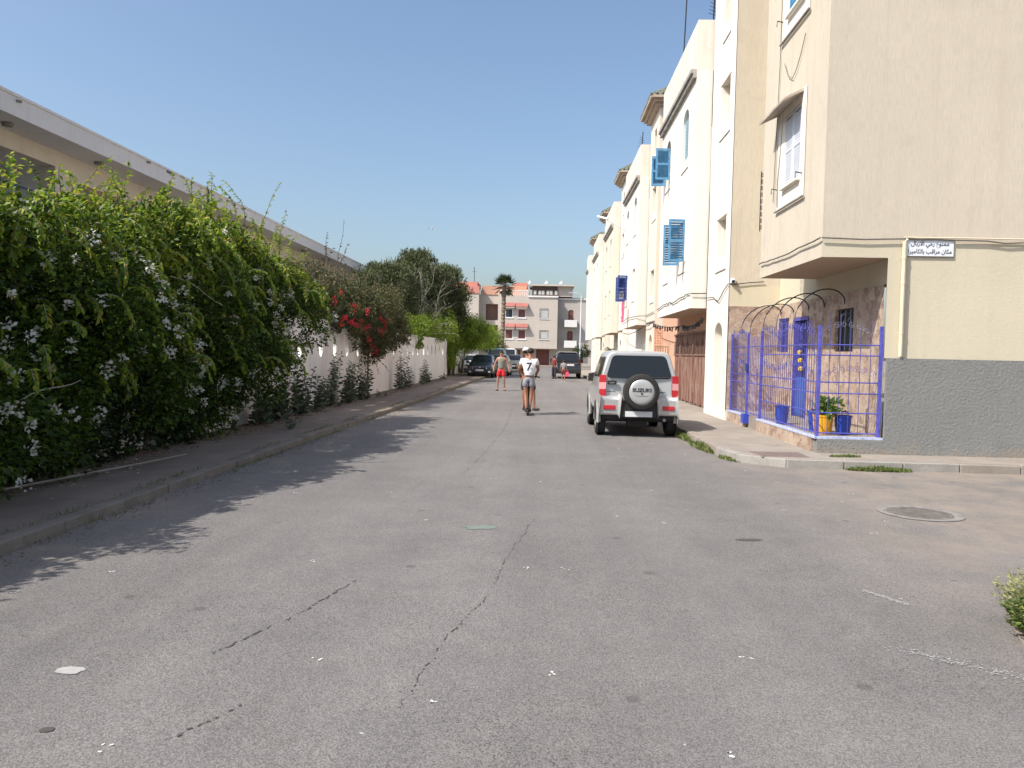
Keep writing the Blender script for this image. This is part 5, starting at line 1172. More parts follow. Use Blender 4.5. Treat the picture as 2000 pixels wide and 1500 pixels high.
r2 = person('boy in white cap riding at the front of the scooter, face turned left', (-.41, 20.80, .11), PI, 1.70, SKIN2,
    J=dict(h0=(.03, -.04, 1.54), h1=(.045, -.05, 1.62), h2=(.045, -.04, 1.69), nk=(.015, -.02, 1.46), eL=(-.28, -.12, 1.15), wL=(-.22, -.24, .98), eR=(.26, -.12, 1.15), wR=(.22, -.24, .98), kL=(-.16, -.02, .5), aL=(-.19, .02, .06), tL=(-.30, .04, .0), kR=(.10, .02, .5), aR=(.09, -.02, .09), tR=(.10, -.15, .03), _f=(1, 0, 0)) if False else
      dict(h0=(.03, -.04, 1.54), h1=(.06, -.05, 1.62), h2=(.06, -.04, 1.69), nk=(.015, -.02, 1.46), eL=(-.29, -.08, 1.15), wL=(-.24, -.20, .98), eR=(.26, -.12, 1.15), wR=(.22, -.24, .98), kL=(-.17, -.02, .5), aL=(-.20, .02, .09), tL=(-.32, .04, .04), kR=(.10, .02, .5), aR=(.09, -.02, .09), tR=(.10, -.15, .03)),
    top=CLM, top_len=0, sleeve=.5, bottom=CLD, leg_len=.6, cap=CLW)
_l = text('lettering', '7', .30, (-.37, 20.24, 1.30), (rad(90), 0, 0), INK, r1, bold=.008)
_l.location = (0.0, .175, 1.17); _l.rotation_euler = (rad(90), 0, PI)
mb = MB()
for k in range(6): mb.box(-.10+k*.036, -.075+k*.036, .155, .158, 1.335, 1.36)
mb.build('name_print', plain('faint_print', (.40, .40, .44), .8), r1)
sc = empty('kick_scooter', (-.38, 20.5, 0), 'black kick scooter carrying two boys up the road', 'scooter')
def sco(n, m_, fn, **k): mb = MB(); fn(mb); return mb.build(n, m_, sc, **k)
for y in (20.18, 21.02):
    sco('wheel', TYRE, lambda mb: mb.lathe((-.38, y, .10), [(.04, -.02), (.09, -.022), (.10, 0), (.09, .022), (.04, .02)], 20, 'x'), smooth=True)
sco('deck', BLKPL, lambda mb: mb.box(-.46, -.30, 20.28, 20.88, .085, .125), bevel=.01)
sco('stem', CLD, lambda mb: mb.tube([(-.38, 20.98, .12), (-.38, 20.93, .6), (-.38, 20.90, 1.02)], .022, 8), smooth=True)
sco('handlebar', BLKPL, lambda mb: mb.tube([(-.66, 20.88, 1.03), (-.38, 20.90, 1.03), (-.08, 20.86, 1.0)], .018, 8), smooth=True)
sco('mudguard', BLKPL, lambda mb: mb.box(-.41, -.35, 20.12, 20.3, .20, .215))
person('man in grey green vest and red shorts walking down the road towards the viewer', (-1.80, 33.2, 0), 0, 1.74, SKIN,
    J=dict(eL=(-.29, .0, 1.15), wL=(-.33, -.06, .93), eR=(.29, .0, 1.15), wR=(.33, -.08, .93), kL=(-.14, -.03, .5), aL=(-.16, .03, .09), tL=(-.20, -.11, .035), kR=(.12, -.05, .5), aR=(.15, .02, .09), tR=(.19, -.12, .035)), top=CLT, tank=True, bottom=CLR, leg_len=.5)
ch = person('child in grey top walking with a pink bag before the black vehicle', (1.22, 46.0, 0), PI*.97, 1.30, SKIN2, J=dict(kR=(.10, -.10, .5), aR=(.10, -.05, .10)), top=plain('grey_top', (.24, .25, .25), .9), sleeve=.9, bottom=CLM, leg_len=.6, shoes=SHOEW)
bgm = MB(); bgm.box(1.36, 1.54, 45.9, 46.02, .28, .55); bgp = bgm.build('bag', CLP, at=(1.45, 46, .28), bevel=.03); tag(bgp, 'bright pink bag hanging from the hand of the child', 'bag')
bgm = MB(); bgm.tube([(1.40, 45.96, .55), (1.42, 45.96, .66), (1.48, 45.96, .66), (1.50, 45.96, .55)], .012, 5); h_ = bgm.build('handle', CLP, None); h_.parent = bgp; h_.location = (-1.45, -46, -.28)
person('person in dark red shirt standing left of the black vehicle', (.72, 50.3, 0), PI*.8, 1.55, SKIN2, J=dict(eR=(.30, -.08, 1.25), wR=(.36, -.22, 1.12)), top=CLM, sleeve=.6, bottom=CLD, leg_len=1.0)
# ================================================================ plants
def leafmesh(name, P, D, Nn, L, Wd, mat, parent=None, at=None, fold=.18, curl=0):
    """P base points, D directions, Nn normals (n,3); L lengths (n,), Wd widths"""
    n = len(P); D = D/np.linalg.norm(D, axis=1, keepdims=True); Sd = np.cross(D, Nn); Sd /= np.linalg.norm(Sd, axis=1, keepdims=True)+1e-9; U = np.cross(Sd, D)
    L = np.asarray(L).reshape(-1, 1)*np.ones((n, 1)); Wd = np.asarray(Wd).reshape(-1, 1)*np.ones((n, 1))
    off = np.array(OFF.get(parent.name, Vector((0, 0, 0)))) if parent else np.array(at or (0, 0, 0))
    V = np.empty((n, 4, 3)); V[:, 0] = P; V[:, 1] = P+D*L*.45+Sd*Wd*.5+U*Wd*fold; V[:, 2] = P+D*L-U*L*curl; V[:, 3] = P+D*L*.45-Sd*Wd*.5+U*Wd*fold
    V = (V-off).reshape(-1, 3)
    me = bpy.data.meshes.new(name); me.vertices.add(4*n); me.vertices.foreach_set('co', V.ravel())
    idx = (np.arange(n)[:, None]*4 + np.array([0, 1, 2, 0, 2, 3])).ravel(); me.loops.add(6*n); me.loops.foreach_set('vertex_index', idx)
    me.polygons.add(2*n); me.polygons.foreach_set('loop_start', np.arange(2*n)*3); me.polygons.foreach_set('loop_total', np.full(2*n, 3)); me.update(); me.validate()
    me.materials.append(mat); o = bpy.data.objects.new(name, me); COL.objects.link(o); OFF[o.name] = Vector(off)
    if parent: o.parent = parent
    elif at: o.location = at
    o['kind'] = 'stuff'; return o
def rnd(n): v = NP.normal(size=(n, 3)); return v/np.linalg.norm(v, axis=1, keepdims=True)
def clump(C, Rr, k, squash=(1, 1, 1), shell=.5):
    """k leaves round each centre, biased to the outside of the clump"""
    C = np.repeat(C, k, axis=0); Rr = np.repeat(Rr, k); d = rnd(len(C)); q = shell+(1-shell)*NP.rand(len(C))**.6
    return C+d*np.array(squash)*(Rr*q)[:, None], d
def leaves(name, C, Rr, k, L, mat, parent, out=(1, 0, .5), wd=.55, squash=(1, 1, 1), shell=.5, droop=.3, ob=.8):
    P, d = clump(np.asarray(C), np.asarray(Rr), k, squash, shell); n = len(P)
    Dd = d*.8+np.array(out)*ob*NP.rand(n, 1)+rnd(n)*.6; Dd[:, 2] -= droop; nn = d*.6+rnd(n)*.7+np.array((0, 0, .8))
    ln = L*(.6+.7*NP.rand(n)); return leafmesh(name, P, Dd, nn, ln, ln*wd, mat, parent)
def sprays(starts, dirs, lengths, droop, r=.006, n=7):
    """arching shoots; returns tube builder and leaf points"""
    mb = MB(); LP, LD = [], []
    for s_, d, ln in zip(starts, dirs, lengths):
        p = Vector(s_); d = Vector(d).normalized(); pts = [p.copy()]; st = ln/n
        for i in range(n):
            d = (d+Vector((NP.normal()*.12, NP.normal()*.12, -droop/n+NP.normal()*.06))).normalized(); p = p+d*st; pts.append(p.copy())
        mb.tube(pts, r, 4, False, r2=r*.35)
        for a, b in zip(pts, pts[1:]):
            for q in range(4):
                LP.append(a.lerp(b, q/4)); sd_ = (b-a).normalized().cross(Vector((0, 0, 1)))*(1 if q % 2 else -1); LD.append((b-a).normalized()*.5+sd_*.9+Vector((0, 0, -.35)))
    return mb, np.array(LP), np.array(LD)

# ---- the big bougainvillea hedge
HG = empty('hedge', (-5.8, 11, .12), 'huge dense green bougainvillea hedge with white flowers spilling over the garden wall', 'hedge')
def ztop(y): return float(np.interp(y, [-2, 4.5, 7, 9, 10.5, 13, 14.8, 16.2, 17.2, 18.0], [1.6, 2.2, 3.0, 3.22, 3.5, 3.9, 4.05, 3.75, 3.3, 2.85]))
def yend(z): return float(np.interp(z, [0, .5, 1.1, 1.8, 2.4, 3.2], [13.4, 14.0, 15.2, 16.8, 17.6, 17.2]))
C, Rr = [], []
for i in range(1500):
    y = R_.uniform(-1, 19); z = .2+(ztop(y)-.2)*R_.random()**.85
    if y > yend(z): continue
    bul = .28*math.sin(y*1.7+z*2.2)+.22*math.sin(y*.9-z*1.3+2)+.15*math.sin(3.1*y)
    xf = -5.50+bul*.8+.28*math.sin(math.pi*min(1, z/3.6))-.9*max(0, (z-3.0)/1.0)**1.5
    if z < .5: xf -= .1
    C.append((xf-R_.uniform(0, .35), y, z)); Rr.append(R_.uniform(.16, .36))
for i in range(300):
    y = R_.uniform(-1, 17.8); C.append((R_.uniform(-8.2, -6), y, ztop(y)-.25+R_.uniform(-.3, .15))); Rr.append(R_.uniform(.2, .4))
C = np.array(C); Rr = np.array(Rr)
leaves('leaves', C, Rr, 95, .068, LEAF, HG, wd=.66)
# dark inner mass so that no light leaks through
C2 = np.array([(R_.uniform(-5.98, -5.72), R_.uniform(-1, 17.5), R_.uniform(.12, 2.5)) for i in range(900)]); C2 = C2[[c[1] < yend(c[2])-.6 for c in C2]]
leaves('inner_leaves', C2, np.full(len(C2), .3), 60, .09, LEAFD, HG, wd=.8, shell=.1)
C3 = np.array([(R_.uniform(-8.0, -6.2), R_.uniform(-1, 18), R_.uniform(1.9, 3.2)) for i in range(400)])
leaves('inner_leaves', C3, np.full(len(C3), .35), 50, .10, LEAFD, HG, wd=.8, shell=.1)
# young arching shoots
sel = [i for i in range(len(C)) if C[i][2] > 1.2 and R_.random() < (.95 if C[i][2] > 2.6 else .40)]
st_ = [C[i]+np.array((Rr[i]*.6, R_.uniform(-.1, .1), Rr[i]*.5)) for i in sel]; dr_ = [(R_.uniform(.1, 1), R_.uniform(-1, 1), R_.uniform(.1, 1.3)) for i in sel]; ln_ = [R_.uniform(.25, .6) for i in sel]
mb, LP, LD = sprays(st_, dr_, ln_, 3.0)
o = mb.build('shoots', TWIG, HG); o['kind'] = 'stuff'
leafmesh('young_leaves', LP, LD+rnd(len(LP))*.4, rnd(len(LP))*.5+np.array((0, 0, 1)), .055+.04*NP.rand(len(LP)), .034+.022*NP.rand(len(LP)), LEAFY, HG, curl=.15)
CT = np.array([c+np.array((.05, 0, .08)) for c in C if c[2] > ztop(c[1])-.9 and R_.random() < .45]); leaves('young_leaves', CT, np.full(len(CT), .26), 60, .065, LEAFY, HG, wd=.6)
# long upright wands above the top
st_, dr_, ln_ = [], [], []
for i in range(115):
    y = R_.uniform(2, 17.4); st_.append((R_.uniform(-6.4, -5.5), y, ztop(y)-.1)); dr_.append((R_.uniform(-.25, .6), R_.uniform(-.5, .5), 1.3)); ln_.append(R_.uniform(.3, .85))
for y, l in ((8.9, 1.15), (9.1, 1.0), (12.3, .9), (14.7, 1.1), (15.4, 1.25), (16.3, 1.0)): st_.append((-5.8, y, ztop(y)-.1)); dr_.append((.3, R_.uniform(-.3, .5), 1.3)); ln_.append(l)
mb, LP, LD = sprays(st_, dr_, ln_, .7, r=.008, n=9); o = mb.build('wands', BARK, HG); o['kind'] = 'stuff'
leafmesh('young_leaves', LP, LD+rnd(len(LP))*.4, rnd(len(LP))*.5+np.array((0, 0, 1)), .055+.035*NP.rand(len(LP)), .032+.02*NP.rand(len(LP)), LEAFY, HG, curl=.15)
# white flowers in clusters
fc = []
for i in range(480):
    j = R_.randrange(len(C)); c = C[j]
    if c[0] < -5.75 or (c[2] > 3.0 and R_.random() < .85) : continue
    dens = .5+.5*math.sin(c[1]*1.1+c[2]*1.7)
    if R_.random() < dens+.2: fc.append(c+np.array((Rr[j]*1.02+.10, R_.uniform(-.15, .15), R_.uniform(-.2, .15))))
fc = np.array(fc); leaves('flowers', fc, np.array([R_.uniform(.03, .10) for _ in fc]), 20, .042, BRACT, HG, wd=.9, squash=(.7, 1, 1), shell=.2, droop=0)
# bare pale twigs across the front
mb = MB()
for y0, z0, y1, z1 in ((10.4, 2.6, 11.9, 2.35), (9.5, 2.25, 10.9, 2.1), (9.2, 2.15, 10.6, 2.28), (7.2, 1.0, 8.2, 1.3)):
    mb = MB(); a, b = Vector((-5.15, y0, z0)), Vector((-5.05, y1, z1)); mb.tube([a.lerp(b, t)+Vector((0, 0, .05*math.sin(t*5))) for t in np.linspace(0, 1, 8)], .009, 5, r2=.004); mb.build('bare_twig', TWIG, HG)
for i in range(9):
    mb = MB(); y = 1.5+i*1.6; mb.tube([(-5.85, y, .1), (-5.8+.1*math.sin(i), y+.2, 1.0), (-5.7, y-.1+.3*math.sin(i*2), 2.2), (-5.9, y, 3.2)], .05, 6, r2=.02); mb.build('stem', BARK, HG)

# ---- thinner bronze bougainvillea with red flowers
def shrub(label, loc, blobs, k, L, mat, name='shrub', cat='shrub', trunk=None, out=(0, 0, .5), wd=.6, shell=.35, nb=None, group=None, extra=None):
    P = empty(name, loc, label, cat, group); C_, R2 = [], []
    for (bx, by, bz, rx, ry, rz, n) in blobs:
        for i in range(n):
            d = rnd(1)[0]; q = .45+.55*R_.random(); c = (bx+d[0]*rx*q, by+d[1]*ry*q, bz+d[2]*rz*q); C_.append(c); R2.append(min(rx, ry, rz)*R_.uniform(.22, .40))
    leaves('foliage', C_, R2, k, L, mat, P, out=out, wd=wd, shell=shell)
    if trunk:
        mb = MB()
        for pts, r0, r1 in trunk: mb.tube(pts, r0, 7, r2=r1)
        mb.build('trunk', BARK, P, smooth=True)
    return P, np.array(C_), np.array(R2)
BG, Cb, Rb = shrub('bronze tinged bougainvillea with red flowers hanging over the middle of the white garden wall', (-6.2, 25, .12),
    [(-6.1, 20.6, 3.0, .5, 1.6, .5, 60), (-5.9, 24.3, 3.0, .6, 2.1, .85, 130), (-5.75, 25.6, 2.2, .45, 2.6, 1.0, 150), (-6.1, 29.0, 3.2, .8, 2.6, .85, 110), (-5.75, 29.5, 2.35, .4, 2.8, .7, 90), (-5.7, 22.6, 2.5, .4, 1.5, .6, 60), (-6.9, 23.5, 3.5, .8, 3.0, .6, 70), (-6.6, 32, 3.3, .9, 2.4, .9, 80), (-7.6, 27, 3.8, .9, 3.8, .7, 70)], 80, .07, LEAFO, name='bougainvillea',
    trunk=[([(-5.88, 25.6, .12), (-5.9, 25.7, .9), (-5.86, 25.5, 1.6), (-6.0, 25.6, 2.5)], .03, .02)])
sel = [i for i in range(len(Cb)) if R_.random() < .5]
mb, LP, LD = sprays([Cb[i] for i in sel], [(R_.uniform(-.3, .7), R_.uniform(-.7, .7), R_.uniform(-.3, 1)) for i in sel], [R_.uniform(.3, .7) for _ in sel], 1.2, r=.004); o = mb.build('shoots', TWIG, BG); o['kind'] = 'stuff'
m_ = NP.rand(len(LP)) < .6; leafmesh('young_leaves', LP[m_], LD[m_]+rnd(m_.sum())*.4, rnd(m_.sum())*.5+np.array((0, 0, 1)), .06, .035, LEAFO, BG, curl=.1)
st_ = [(-6.2+R_.uniform(-.5, .3), R_.uniform(20, 33), 3.5) for _ in range(46)] + [(-6.1, 21.4, 3.4), (-6.1, 22.8, 3.5), (-6.2, 26.5, 3.5)]
ln_ = [R_.uniform(.6, 1.3) for _ in range(46)]+[1.9, 2.1, 1.6]
mb, LP, LD = sprays(st_, [(R_.uniform(-.3, .4), R_.uniform(-.6, .6), 1.3) for _ in st_], ln_, .5, r=.012, n=10); o = mb.build('bare_wands', plain('thin_branch', (.09, .07, .055), .9), BG); o['kind'] = 'stuff'
m_ = NP.rand(len(LP)) < .30; leafmesh('sparse_leaves', LP[m_], LD[m_], rnd(m_.sum()), .07, .045, LEAFO, BG)
rf = np.array([(-5.52, 21.2, 2.78), (-5.5, 22.6, 2.83), (-5.45, 24.6, 2.70), (-5.42, 25.0, 2.55), (-5.42, 24.2, 2.28), (-5.45, 20.4, 2.35), (-5.45, 21.6, 2.36), (-5.5, 22.3, 2.3), (-5.45, 19.2, 2.95), (-5.42, 23.3, 1.6), (-5.42, 22.6, 1.95), (-5.45, 19.9, 2.42), (-5.5, 20.9, 2.36)])
rf = np.repeat(rf, 4, axis=0)+np.array((.25, 0, 0))+NP.normal(size=(52, 3))*np.array((.04, .2, .09)); leaves('flowers', rf, np.full(len(rf), .05), 11, .045, BRACTR, BG, wd=.9, shell=.2, droop=0)

# ---- broad-leaved weeds at the foot of the wall
def weed(i, y, h, label, n=5, x=-5.8, L=.15, mat=LEAFW, cat='weed'):
    P = empty('weed', (x, y, .12), label, cat, 'weeds along the foot of the garden wall'); mb = MB(); LP, LD, LL = [], [], []
    for s_ in range(n):
        a = Vector((x+R_.uniform(-.05, .2), y+R_.uniform(-.3, .3), .10)); tx = R_.uniform(-.1, .25); ty = R_.uniform(-.35, .35); hh = h*R_.uniform(.55, 1)
        pts = [a+Vector((tx*t, ty*t, hh*t)) for t in np.linspace(0, 1, 7)]; mb.tube(pts, .008, 5, r2=.004)
        m = int(hh/.045)
        for k in range(m):
            t = (k+.6)/m; p = a+Vector((tx*t, ty*t, hh*t)); an = k*2.4+s_; LP.append(p); LD.append((math.cos(an), math.sin(an), .35)); LL.append(L*(1.15-.6*t)*R_.uniform(.7, 1.1))
    mb.build('stems', plain('weed_stem', (.16, .14, .09), .9) if 'weed_stem' not in MATS else MATS['weed_stem'], P)
    LL = np.array(LL); LDa = np.array(LD); leafmesh('leaves', np.array(LP), LDa, np.array([(.9, -.7, .8)]*len(LP))+rnd(len(LP))*.7, LL*1.15, LL*.62, mat, P, curl=.1); return P
WD = [(15.2, .8, 8, 'low bushy weed where the big hedge ends on the pavement'), (16.3, .9, 8, 'dense leafy weed just right of the hedge foot'), (17.6, 1.15, 7, 'tall loose weed right of the hedge with arching leafy stems'), (18.9, 1.0, 6, 'leafy weed against the wall below the first visible slots'), (20.4, 1.45, 4, 'very tall leaning weed reaching the slots of the wall'), (22.0, 1.25, 7, 'upright weed below the red flowers'), (23.6, 1.2, 7, 'upright large leaved weed left of the bare stem'),
      (30.2, 1.45, 5, 'lone tall column shaped weed in the middle of the white wall'), (32.0, .9, 6, 'short dark bush directly right of the column shaped weed'), (35.5, 1.1, 6, 'pointed weed two bays before the far end of the wall'), (37.5, .7, 5, 'low weed near the far end of the wall'), (42.5, .35, 4, 'tiny weed at the foot of the wall near its far end')]
for i, (y, h, n, lb) in enumerate(WD): weed(i, y, h*1.05, lb, int(n*1.9) if y < 26 else n+2, x=-5.72, L=.16)
weed(20, 14.6, .35, 'small leafy weed lying out on the pavement before the hedge end', 6, x=-4.95, L=.1); weed(21, 24.8, .28, 'small weed clump on the pavement by the bare stem', 5, x=-5.35, L=.1)

# ---- trees beyond the wall
def conifer(label, x, y, z0, z1, r, n, seed):
    P = empty('tree', (x, y, 0), label, 'tree', 'dark trees behind the garden wall'); rr = random.Random(seed); C_, R2 = [], []
    for i in range(n):
        t = rr.random(); z = z0+(z1-z0)*t; rad_ = r*(math.sin(math.pi*min(1, .12+.80*t**.8))**.65)*rr.uniform(.55, 1.05)*(1+.18*math.sin(z*2.1+seed)); a = rr.uniform(0, 6.28)
        C_.append((x+rad_*math.cos(a), y+rad_*math.sin(a), z)); R2.append(rr.uniform(.22, .55))
    leaves('foliage', C_, R2, 120, .19, LEAFC, P, out=(0, 0, .9), wd=.26, shell=.2, droop=-.1)
    mb = MB(); mb.tube([(x, y, 0), (x+.1, y, z0+.5), (x, y, z1*.85)], .16, 7, r2=.04)
    for k in range(9): a = k*2.4; z = z0+(z1-z0)*k/10; mb.tube([(x, y, z), (x+r*.8*math.cos(a), y+r*.8*math.sin(a), z+.7)], .05, 5, r2=.015)
    mb.build('trunk', BARK, P, smooth=True); return P
conifer('tall dark feathery tree, the highest crown left of the palm', -8.2, 49, 2.3, 7.75, 2.1, 420, 1)
conifer('narrower dark feathery tree directly right of the highest crown', -6.3, 51, 2.3, 7.1, 1.2, 240, 2)
conifer('dark feathery tree left of the highest crown, mostly behind bare branches', -8.5, 41, 2.3, 6.1, 1.8, 300, 3)
mb = MB(); P = empty('tree', (-6.9, 41, 0), 'bare pale branched tree in front of the dark feathery trees', 'tree')
rr = random.Random(9)
def branch(p, d, ln, r, dep):
    pts = [p]; 
    for i in range(5): d = (d+Vector((rr.gauss(0, .12), rr.gauss(0, .12), rr.gauss(0, .08)))).normalized(); p = p+d*ln/5; pts.append(p)
    mb.tube(pts, r, 5, r2=r*.5)
    if dep:
        for k in range(3): branch(pts[rr.randint(2, 5)], (d+Vector((rr.uniform(-.7, .7), rr.uniform(-.9, .9), rr.uniform(-.3, .5)))).normalized(), ln*.62, r*.55, dep-1)
for a in ((-.2, .2, 1), (.3, -.3, .8), (.5, .3, .35), (.6, -.5, .2)): branch(Vector((-6.9, 41, 2.2)), Vector(a).normalized(), 2.1, .03, 3)
mb.build('crown', TWIG, P); mb = MB(); mb.tube([(-6.9, 41, 0), (-6.9, 41, 2.3)], .07, 7); mb.build('trunk', TWIG, P)
T, Cg, Rg = shrub('bright lime green shrub spilling over the far end of the white garden wall', (-6.3, 38, 0), [(-6.4, 34.5, 2.75, .7, 2.6, .5, 40), (-6.0, 36.2, 2.2, .35, 1.2, .7, 22), (-6.3, 39.5, 2.9, .9, 3.0, .6, 60), (-6.0, 44.0, 2.9, 1.0, 3.0, .8, 70)], 85, .085, LEAFG, trunk=[([(-6.6, 40, 0), (-6.5, 40, 2.8)], .08, .05)], nb=0)
T2, _, _ = shrub('big rounded green shrub hanging down over the parked dark saloon', (-5.9, 49, 0), [(-5.9, 48.3, 2.3, .9, 1.7, 1.9, 110), (-5.1, 51.5, 2.9, 1.6, 2.2, 1.2, 130), (-5.3, 55, 2.9, 1.7, 2.4, 1.2, 110), (-4.6, 59, 2.7, 1.7, 2.6, 1.0, 80)], 90, .10, LEAFG, trunk=[([(-5.9, 50, 0), (-5.7, 50.4, 2.5)], .10, .06), ([(-5.9, 55, 0), (-5.5, 55, 2.5)], .10, .06)])
T3, _, _ = shrub('green bronze shrub at the right end of the left-hand greenery near the palm', (-4.6, 67, 0), [(-5.0, 64, 2.4, 1.2, 2.0, 1.0, 50), (-4.4, 68, 2.3, 1.1, 2.0, .9, 46)], 80, .11, LEAFO, trunk=[([(-4.8, 66, 0), (-4.8, 66, 2.0)], .08, .05)])
shrub('small dark potted shrub on the right pavement seen beyond the silver car roof', (3.25, 38.5, .13), [(3.3, 38.5, 1.55, .35, .5, .45, 26)], 60, .07, LEAFD, trunk=[([(3.3, 38.5, .1), (3.3, 38.5, 1.4)], .03, .02)])
shrub('dark planting by the far house doors behind the black vehicle', (3.4, 75, .13), [(3.3, 76, 1.3, .5, 1.2, 1.1, 30)], 60, .10, LEAFD, trunk=[([(3.3, 76, .1), (3.3, 76, 1.2)], .05, .03)])
shrub('dark tree beside the far right garage', (4.6, 95, 0), [(4.7, 96, 1.9, 1.3, 1.0, .9, 40)], 60, .14, LEAFD, name='tree', cat='tree', trunk=[([(4.7, 96, 0), (4.7, 96, 2)], .08, .05)])
# leafy plant in the yellow pot
P = empty('potted_plant', (4.78, 13.22, .68), 'bright green leafy plant growing in the yellow pot', 'plant')
leaves('leaves', [(4.78+R_.uniform(-.14, .16), 13.22+R_.uniform(-.1, .1), .84+R_.uniform(-.08, .1)) for _ in range(14)], [.10]*14, 14, .12, leafmat('pot_leaf', [(0, (.05, .12, .02)), (1, (.22, .34, .06))], .4), P, wd=.6, out=(0, 0, 1))
mb = MB()
for k in range(7): mb.tube([(4.78, 13.22, .66), (4.78+.14*math.cos(k), 13.22+.1*math.sin(k), .9)], .006, 4)
mb.build('stems', TWIG, P)
P = empty('potted_plant', (5.10, 13.20, .68), 'withered small plant in the round blue pot', 'plant'); leaves('leaves', [(5.1+R_.uniform(-.08, .08), 13.2, .72) for _ in range(5)], [.06]*5, 8, .07, DRY, P, out=(0, 0, 1))
# ---- palm
PM = empty('palm_tree', (-4.65, 88, 0), 'tall fan palm with a shaggy trunk standing before the far apartment building', 'palm')
mb = MB(); zs = np.linspace(0, 9.1, 60)
mb.tube([(-4.80+.018*z, 88, z) for z in zs], [.25+.035*math.sin(i*2.3)+.02*math.sin(i*5) for i in range(60)], 10); mb.build('trunk', PALMT, PM)
LP, LD, LN, LL = [], [], [], []; mb = MB(); c0 = Vector((-4.62, 88, 9.2)); rr = random.Random(4)
for i in range(46):
    a = rr.uniform(0, 6.28); el = rr.uniform(-.75, 1.35); d = Vector((math.cos(a)*math.cos(el), math.sin(a)*math.cos(el), math.sin(el))); q = c0+d*rr.uniform(.7, 1.0)*.85; mb.tube([c0, q], .018, 4)
    u = d.cross(Vector((0, 0, 1))).normalized(); v = u.cross(d)
    for k in range(22):
        t = rad(-75+k*150/21); LP.append(q); LD.append(d*math.cos(t)+u*math.sin(t)*.95+v*.1-Vector((0, 0, .28))); LN.append(v); LL.append(.95*(1-.3*abs(t)/1.3)*rr.uniform(.8, 1.1))
mb.build('stalks', PALMT, PM); leafmesh('fronds', np.array(LP), np.array(LD), np.array(LN), np.array(LL), .075, PALML, PM)
# small palm-foot shrub
shrub('small scrubby bush round the foot of the palm', (-4.8, 88, 0), [(-4.8, 87, 2.0, .9, .5, .5, 14)], 50, .12, LEAFO, trunk=[([(-4.8, 87.2, 0), (-4.8, 87, 2)], .04, .02)])

# ---- gutter weeds and litter
def blades(name, pts, label, L, mat, cat='grass', k=1, wd=.12):
    pts = np.array(pts); n = len(pts); D_ = rnd(n)*.55; D_[:, 2] = .5+NP.rand(n)*.7; o = leafmesh(name, pts, D_, rnd(n), L*(.4+.8*NP.rand(n)), L*wd, mat, None, at=tuple(pts[0])); tag(o, label, cat); return o
pts = [(kx(y)-.155+NP.normal()*.02, y, .10) for y in NP.uniform(3, 34, 2600) if math.sin(y*2.3)+math.sin(y*.9+1)*.8+NP.normal()*.5 > .1]; blades('grass', pts, 'sparse grass growing in the joint along the back of the left kerb', .055, GRASS)
pts = [(kx(y)+.03+abs(NP.normal())*.04, y, .0) for y in NP.uniform(3, 40, 3600) if math.sin(y*1.7+2)+math.sin(y*.6)*.8+NP.normal()*.5 > .0]; blades('grass', pts, 'dry grass in the gutter at the foot of the left kerb', .05, GRASS)
for nm, (x0, x1), cnt, mat, lb, z, L in (('fallen_leaves', (-5.9, -5.2), 5200, DRY, 'brown fallen leaves lying under the hedge and along the wall foot', .125, .05), ('fallen_leaves', (-4.6, -3.9), 1500, DRY, 'brown leaf litter strewn along the left kerb', .005, .035)):
    ys = 2+40*NP.rand(cnt)**1.3; xs = x0+(x1-x0)*NP.rand(cnt)**(1.4 if x0 < -5 else 1)
    if x0 > -5: xs = np.array([kx(y) for y in ys])+.03+abs(NP.normal(size=cnt))*.12
    Pp = np.stack([xs, ys, np.full(cnt, z)], 1); Dd = rnd(cnt); Dd[:, 2] *= .15; nn = np.tile((0, 0, 1.), (cnt, 1))+rnd(cnt)*.3; o = leafmesh(nm, Pp, Dd, nn, L*(.5+.8*NP.rand(cnt)), L*.5, mat, None, at=tuple(Pp[0])); tag(o, lb, 'leaf litter')
Pp = np.stack([-5.3+NP.normal(size=60)*.3, 8.6+NP.normal(size=60)*.9, np.full(60, .13)], 1); o = leafmesh('fallen_flowers', Pp, rnd(60)*np.array((1, 1, .2)), np.tile((0, 0, 1.), (60, 1)), .045, .04, BRACT, None, at=tuple(Pp[0])); tag(o, 'white petals fallen on the pavement below the hedge', 'petals')
mb = MB(); mb.tube([(-5.5, 7.6, .14), (-5.25, 8.6, .15), (-5.05, 9.6, .15), (-4.95, 10.5, .14)], .014, 5, r2=.007); tag(mb.build('fallen_branch', TWIG, at=(-5.2, 8.6, .14)), 'thin pale branch lying on the pavement below the hedge', 'branch')
def tuft(label, cx, cy, rx, ry, rot, n, L, z=.0, mat=GRASS, cat='weeds', h=.0):
    a = NP.rand(n)*6.28; q = NP.rand(n)**.6; X = rx*q*np.cos(a); Y = ry*q*np.sin(a); P_ = np.stack([cx+X*math.cos(rot)-Y*math.sin(rot), cy+X*math.sin(rot)+Y*math.cos(rot), z+h*NP.rand(n)*(1-q)], 1)
    D_ = rnd(n); D_[:, 2] = abs(D_[:, 2])*.9+.25; o = leafmesh('weeds', P_, D_, rnd(n), L*(.5+.7*NP.rand(n)), L*.28, mat, None, at=(cx, cy, z)); tag(o, label, cat); return o
tuft('green weeds at the kerb foot right behind the silver car wheel', 2.86, 15.6, .10, .75, 0, 1500, .07, h=.08)
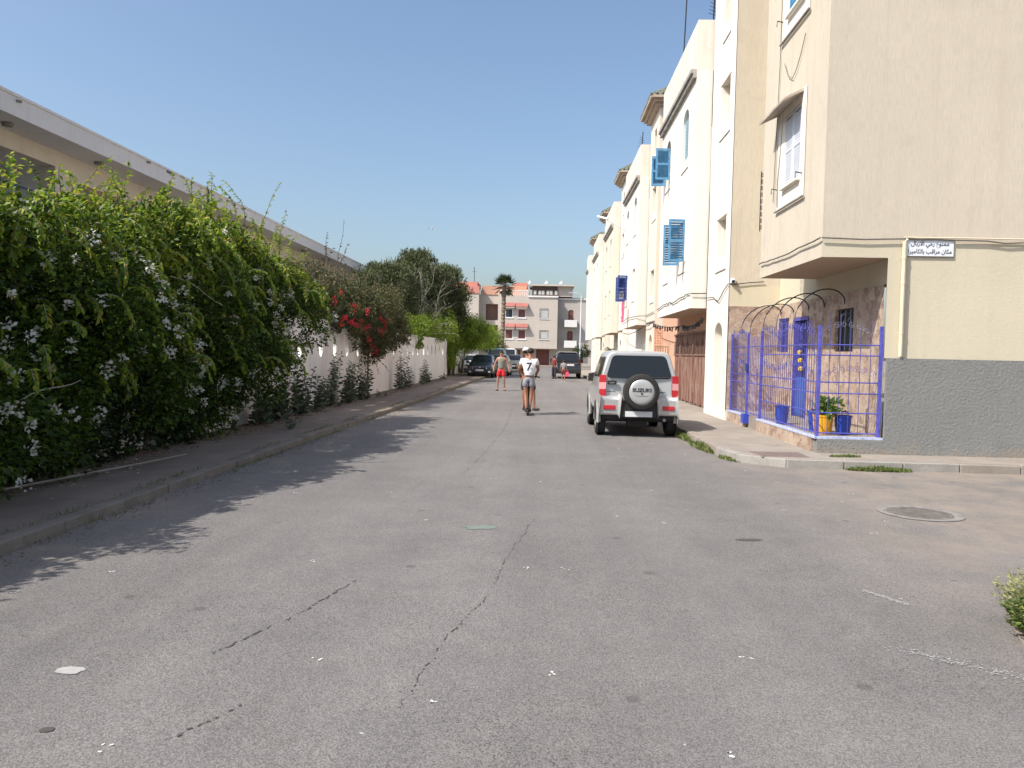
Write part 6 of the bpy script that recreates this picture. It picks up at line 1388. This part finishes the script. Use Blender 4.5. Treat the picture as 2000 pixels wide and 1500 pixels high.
tuft('green weeds spreading at the kerb bend in front of the blue fence', 2.92, 13.9, .14, .75, .05, 1900, .08, h=.08)
tuft('small weed tuft on the kerb curve before the drain cover', 3.02, 12.45, .08, .28, .3, 450, .06, h=.04)
tuft('low green weed patch at the kerb below the grey rough wall', 5.05, 11.62, .48, .11, 0, 1900, .06, h=.05)
tuft('dry weeds in the pavement crack under the grey rough wall', 4.75, 12.15, .28, .05, .2, 350, .05, .13, h=.02)
# foreground bush at the right edge
def bush(label, cx, cy, r, h, n, dark, cat='weed'):
    P = empty('bush', (cx, cy, .02), label, cat); LPs, LDs = [], []; mb = MB()
    for i in range(n):
        a = R_.uniform(0, 6.28); q = R_.random()**.5*r; b = Vector((cx+q*.4*math.cos(a), cy+q*.4*math.sin(a), .02)); t = Vector((cx+q*math.cos(a), cy+q*math.sin(a), h*R_.uniform(.45, 1)*(1-.3*q/r)))
        pts = [b.lerp(t, s_)+Vector((0, 0, .03*math.sin(s_*3))) for s_ in np.linspace(0, 1, 6)]; mb.tube(pts, .003, 4, False, r2=.0012)
        for k in range(16): s_ = .15+.85*k/16; LPs.append(b.lerp(t, s_)); an = R_.uniform(0, 6.28); LDs.append((math.cos(an), math.sin(an), .6))
    mb.build('stems', plain('green_stem', (.22, .24, .10), .8) if 'green_stem' not in MATS else MATS['green_stem'], P); n_ = len(LPs)
    leafmesh('leaves', np.array(LPs), np.array(LDs), rnd(n_)+np.array((0, 0, .8)), .022+.025*NP.rand(n_), .010+.010*NP.rand(n_), dark, P, curl=.1)
bush('feathery green bush growing at the road edge at the right of the picture', 3.04, 4.62, .25, .34, 260, leafmat('bush_leaf', [(0, (.04, .09, .015)), (.5, (.10, .16, .03)), (1, (.30, .32, .10))], .3))
bush('low dark green clump at the right picture edge below the feathery bush', 3.0, 4.40, .17, .10, 60, leafmat('low_leaf', [(0, (.03, .07, .012)), (1, (.11, .16, .04))], .3))
bush('pale yellow green wispy grass heads behind the feathery bush', 3.10, 4.80, .28, .46, 110, leafmat('wispy_head', [(0, (.20, .24, .08)), (1, (.46, .44, .20))], .4))
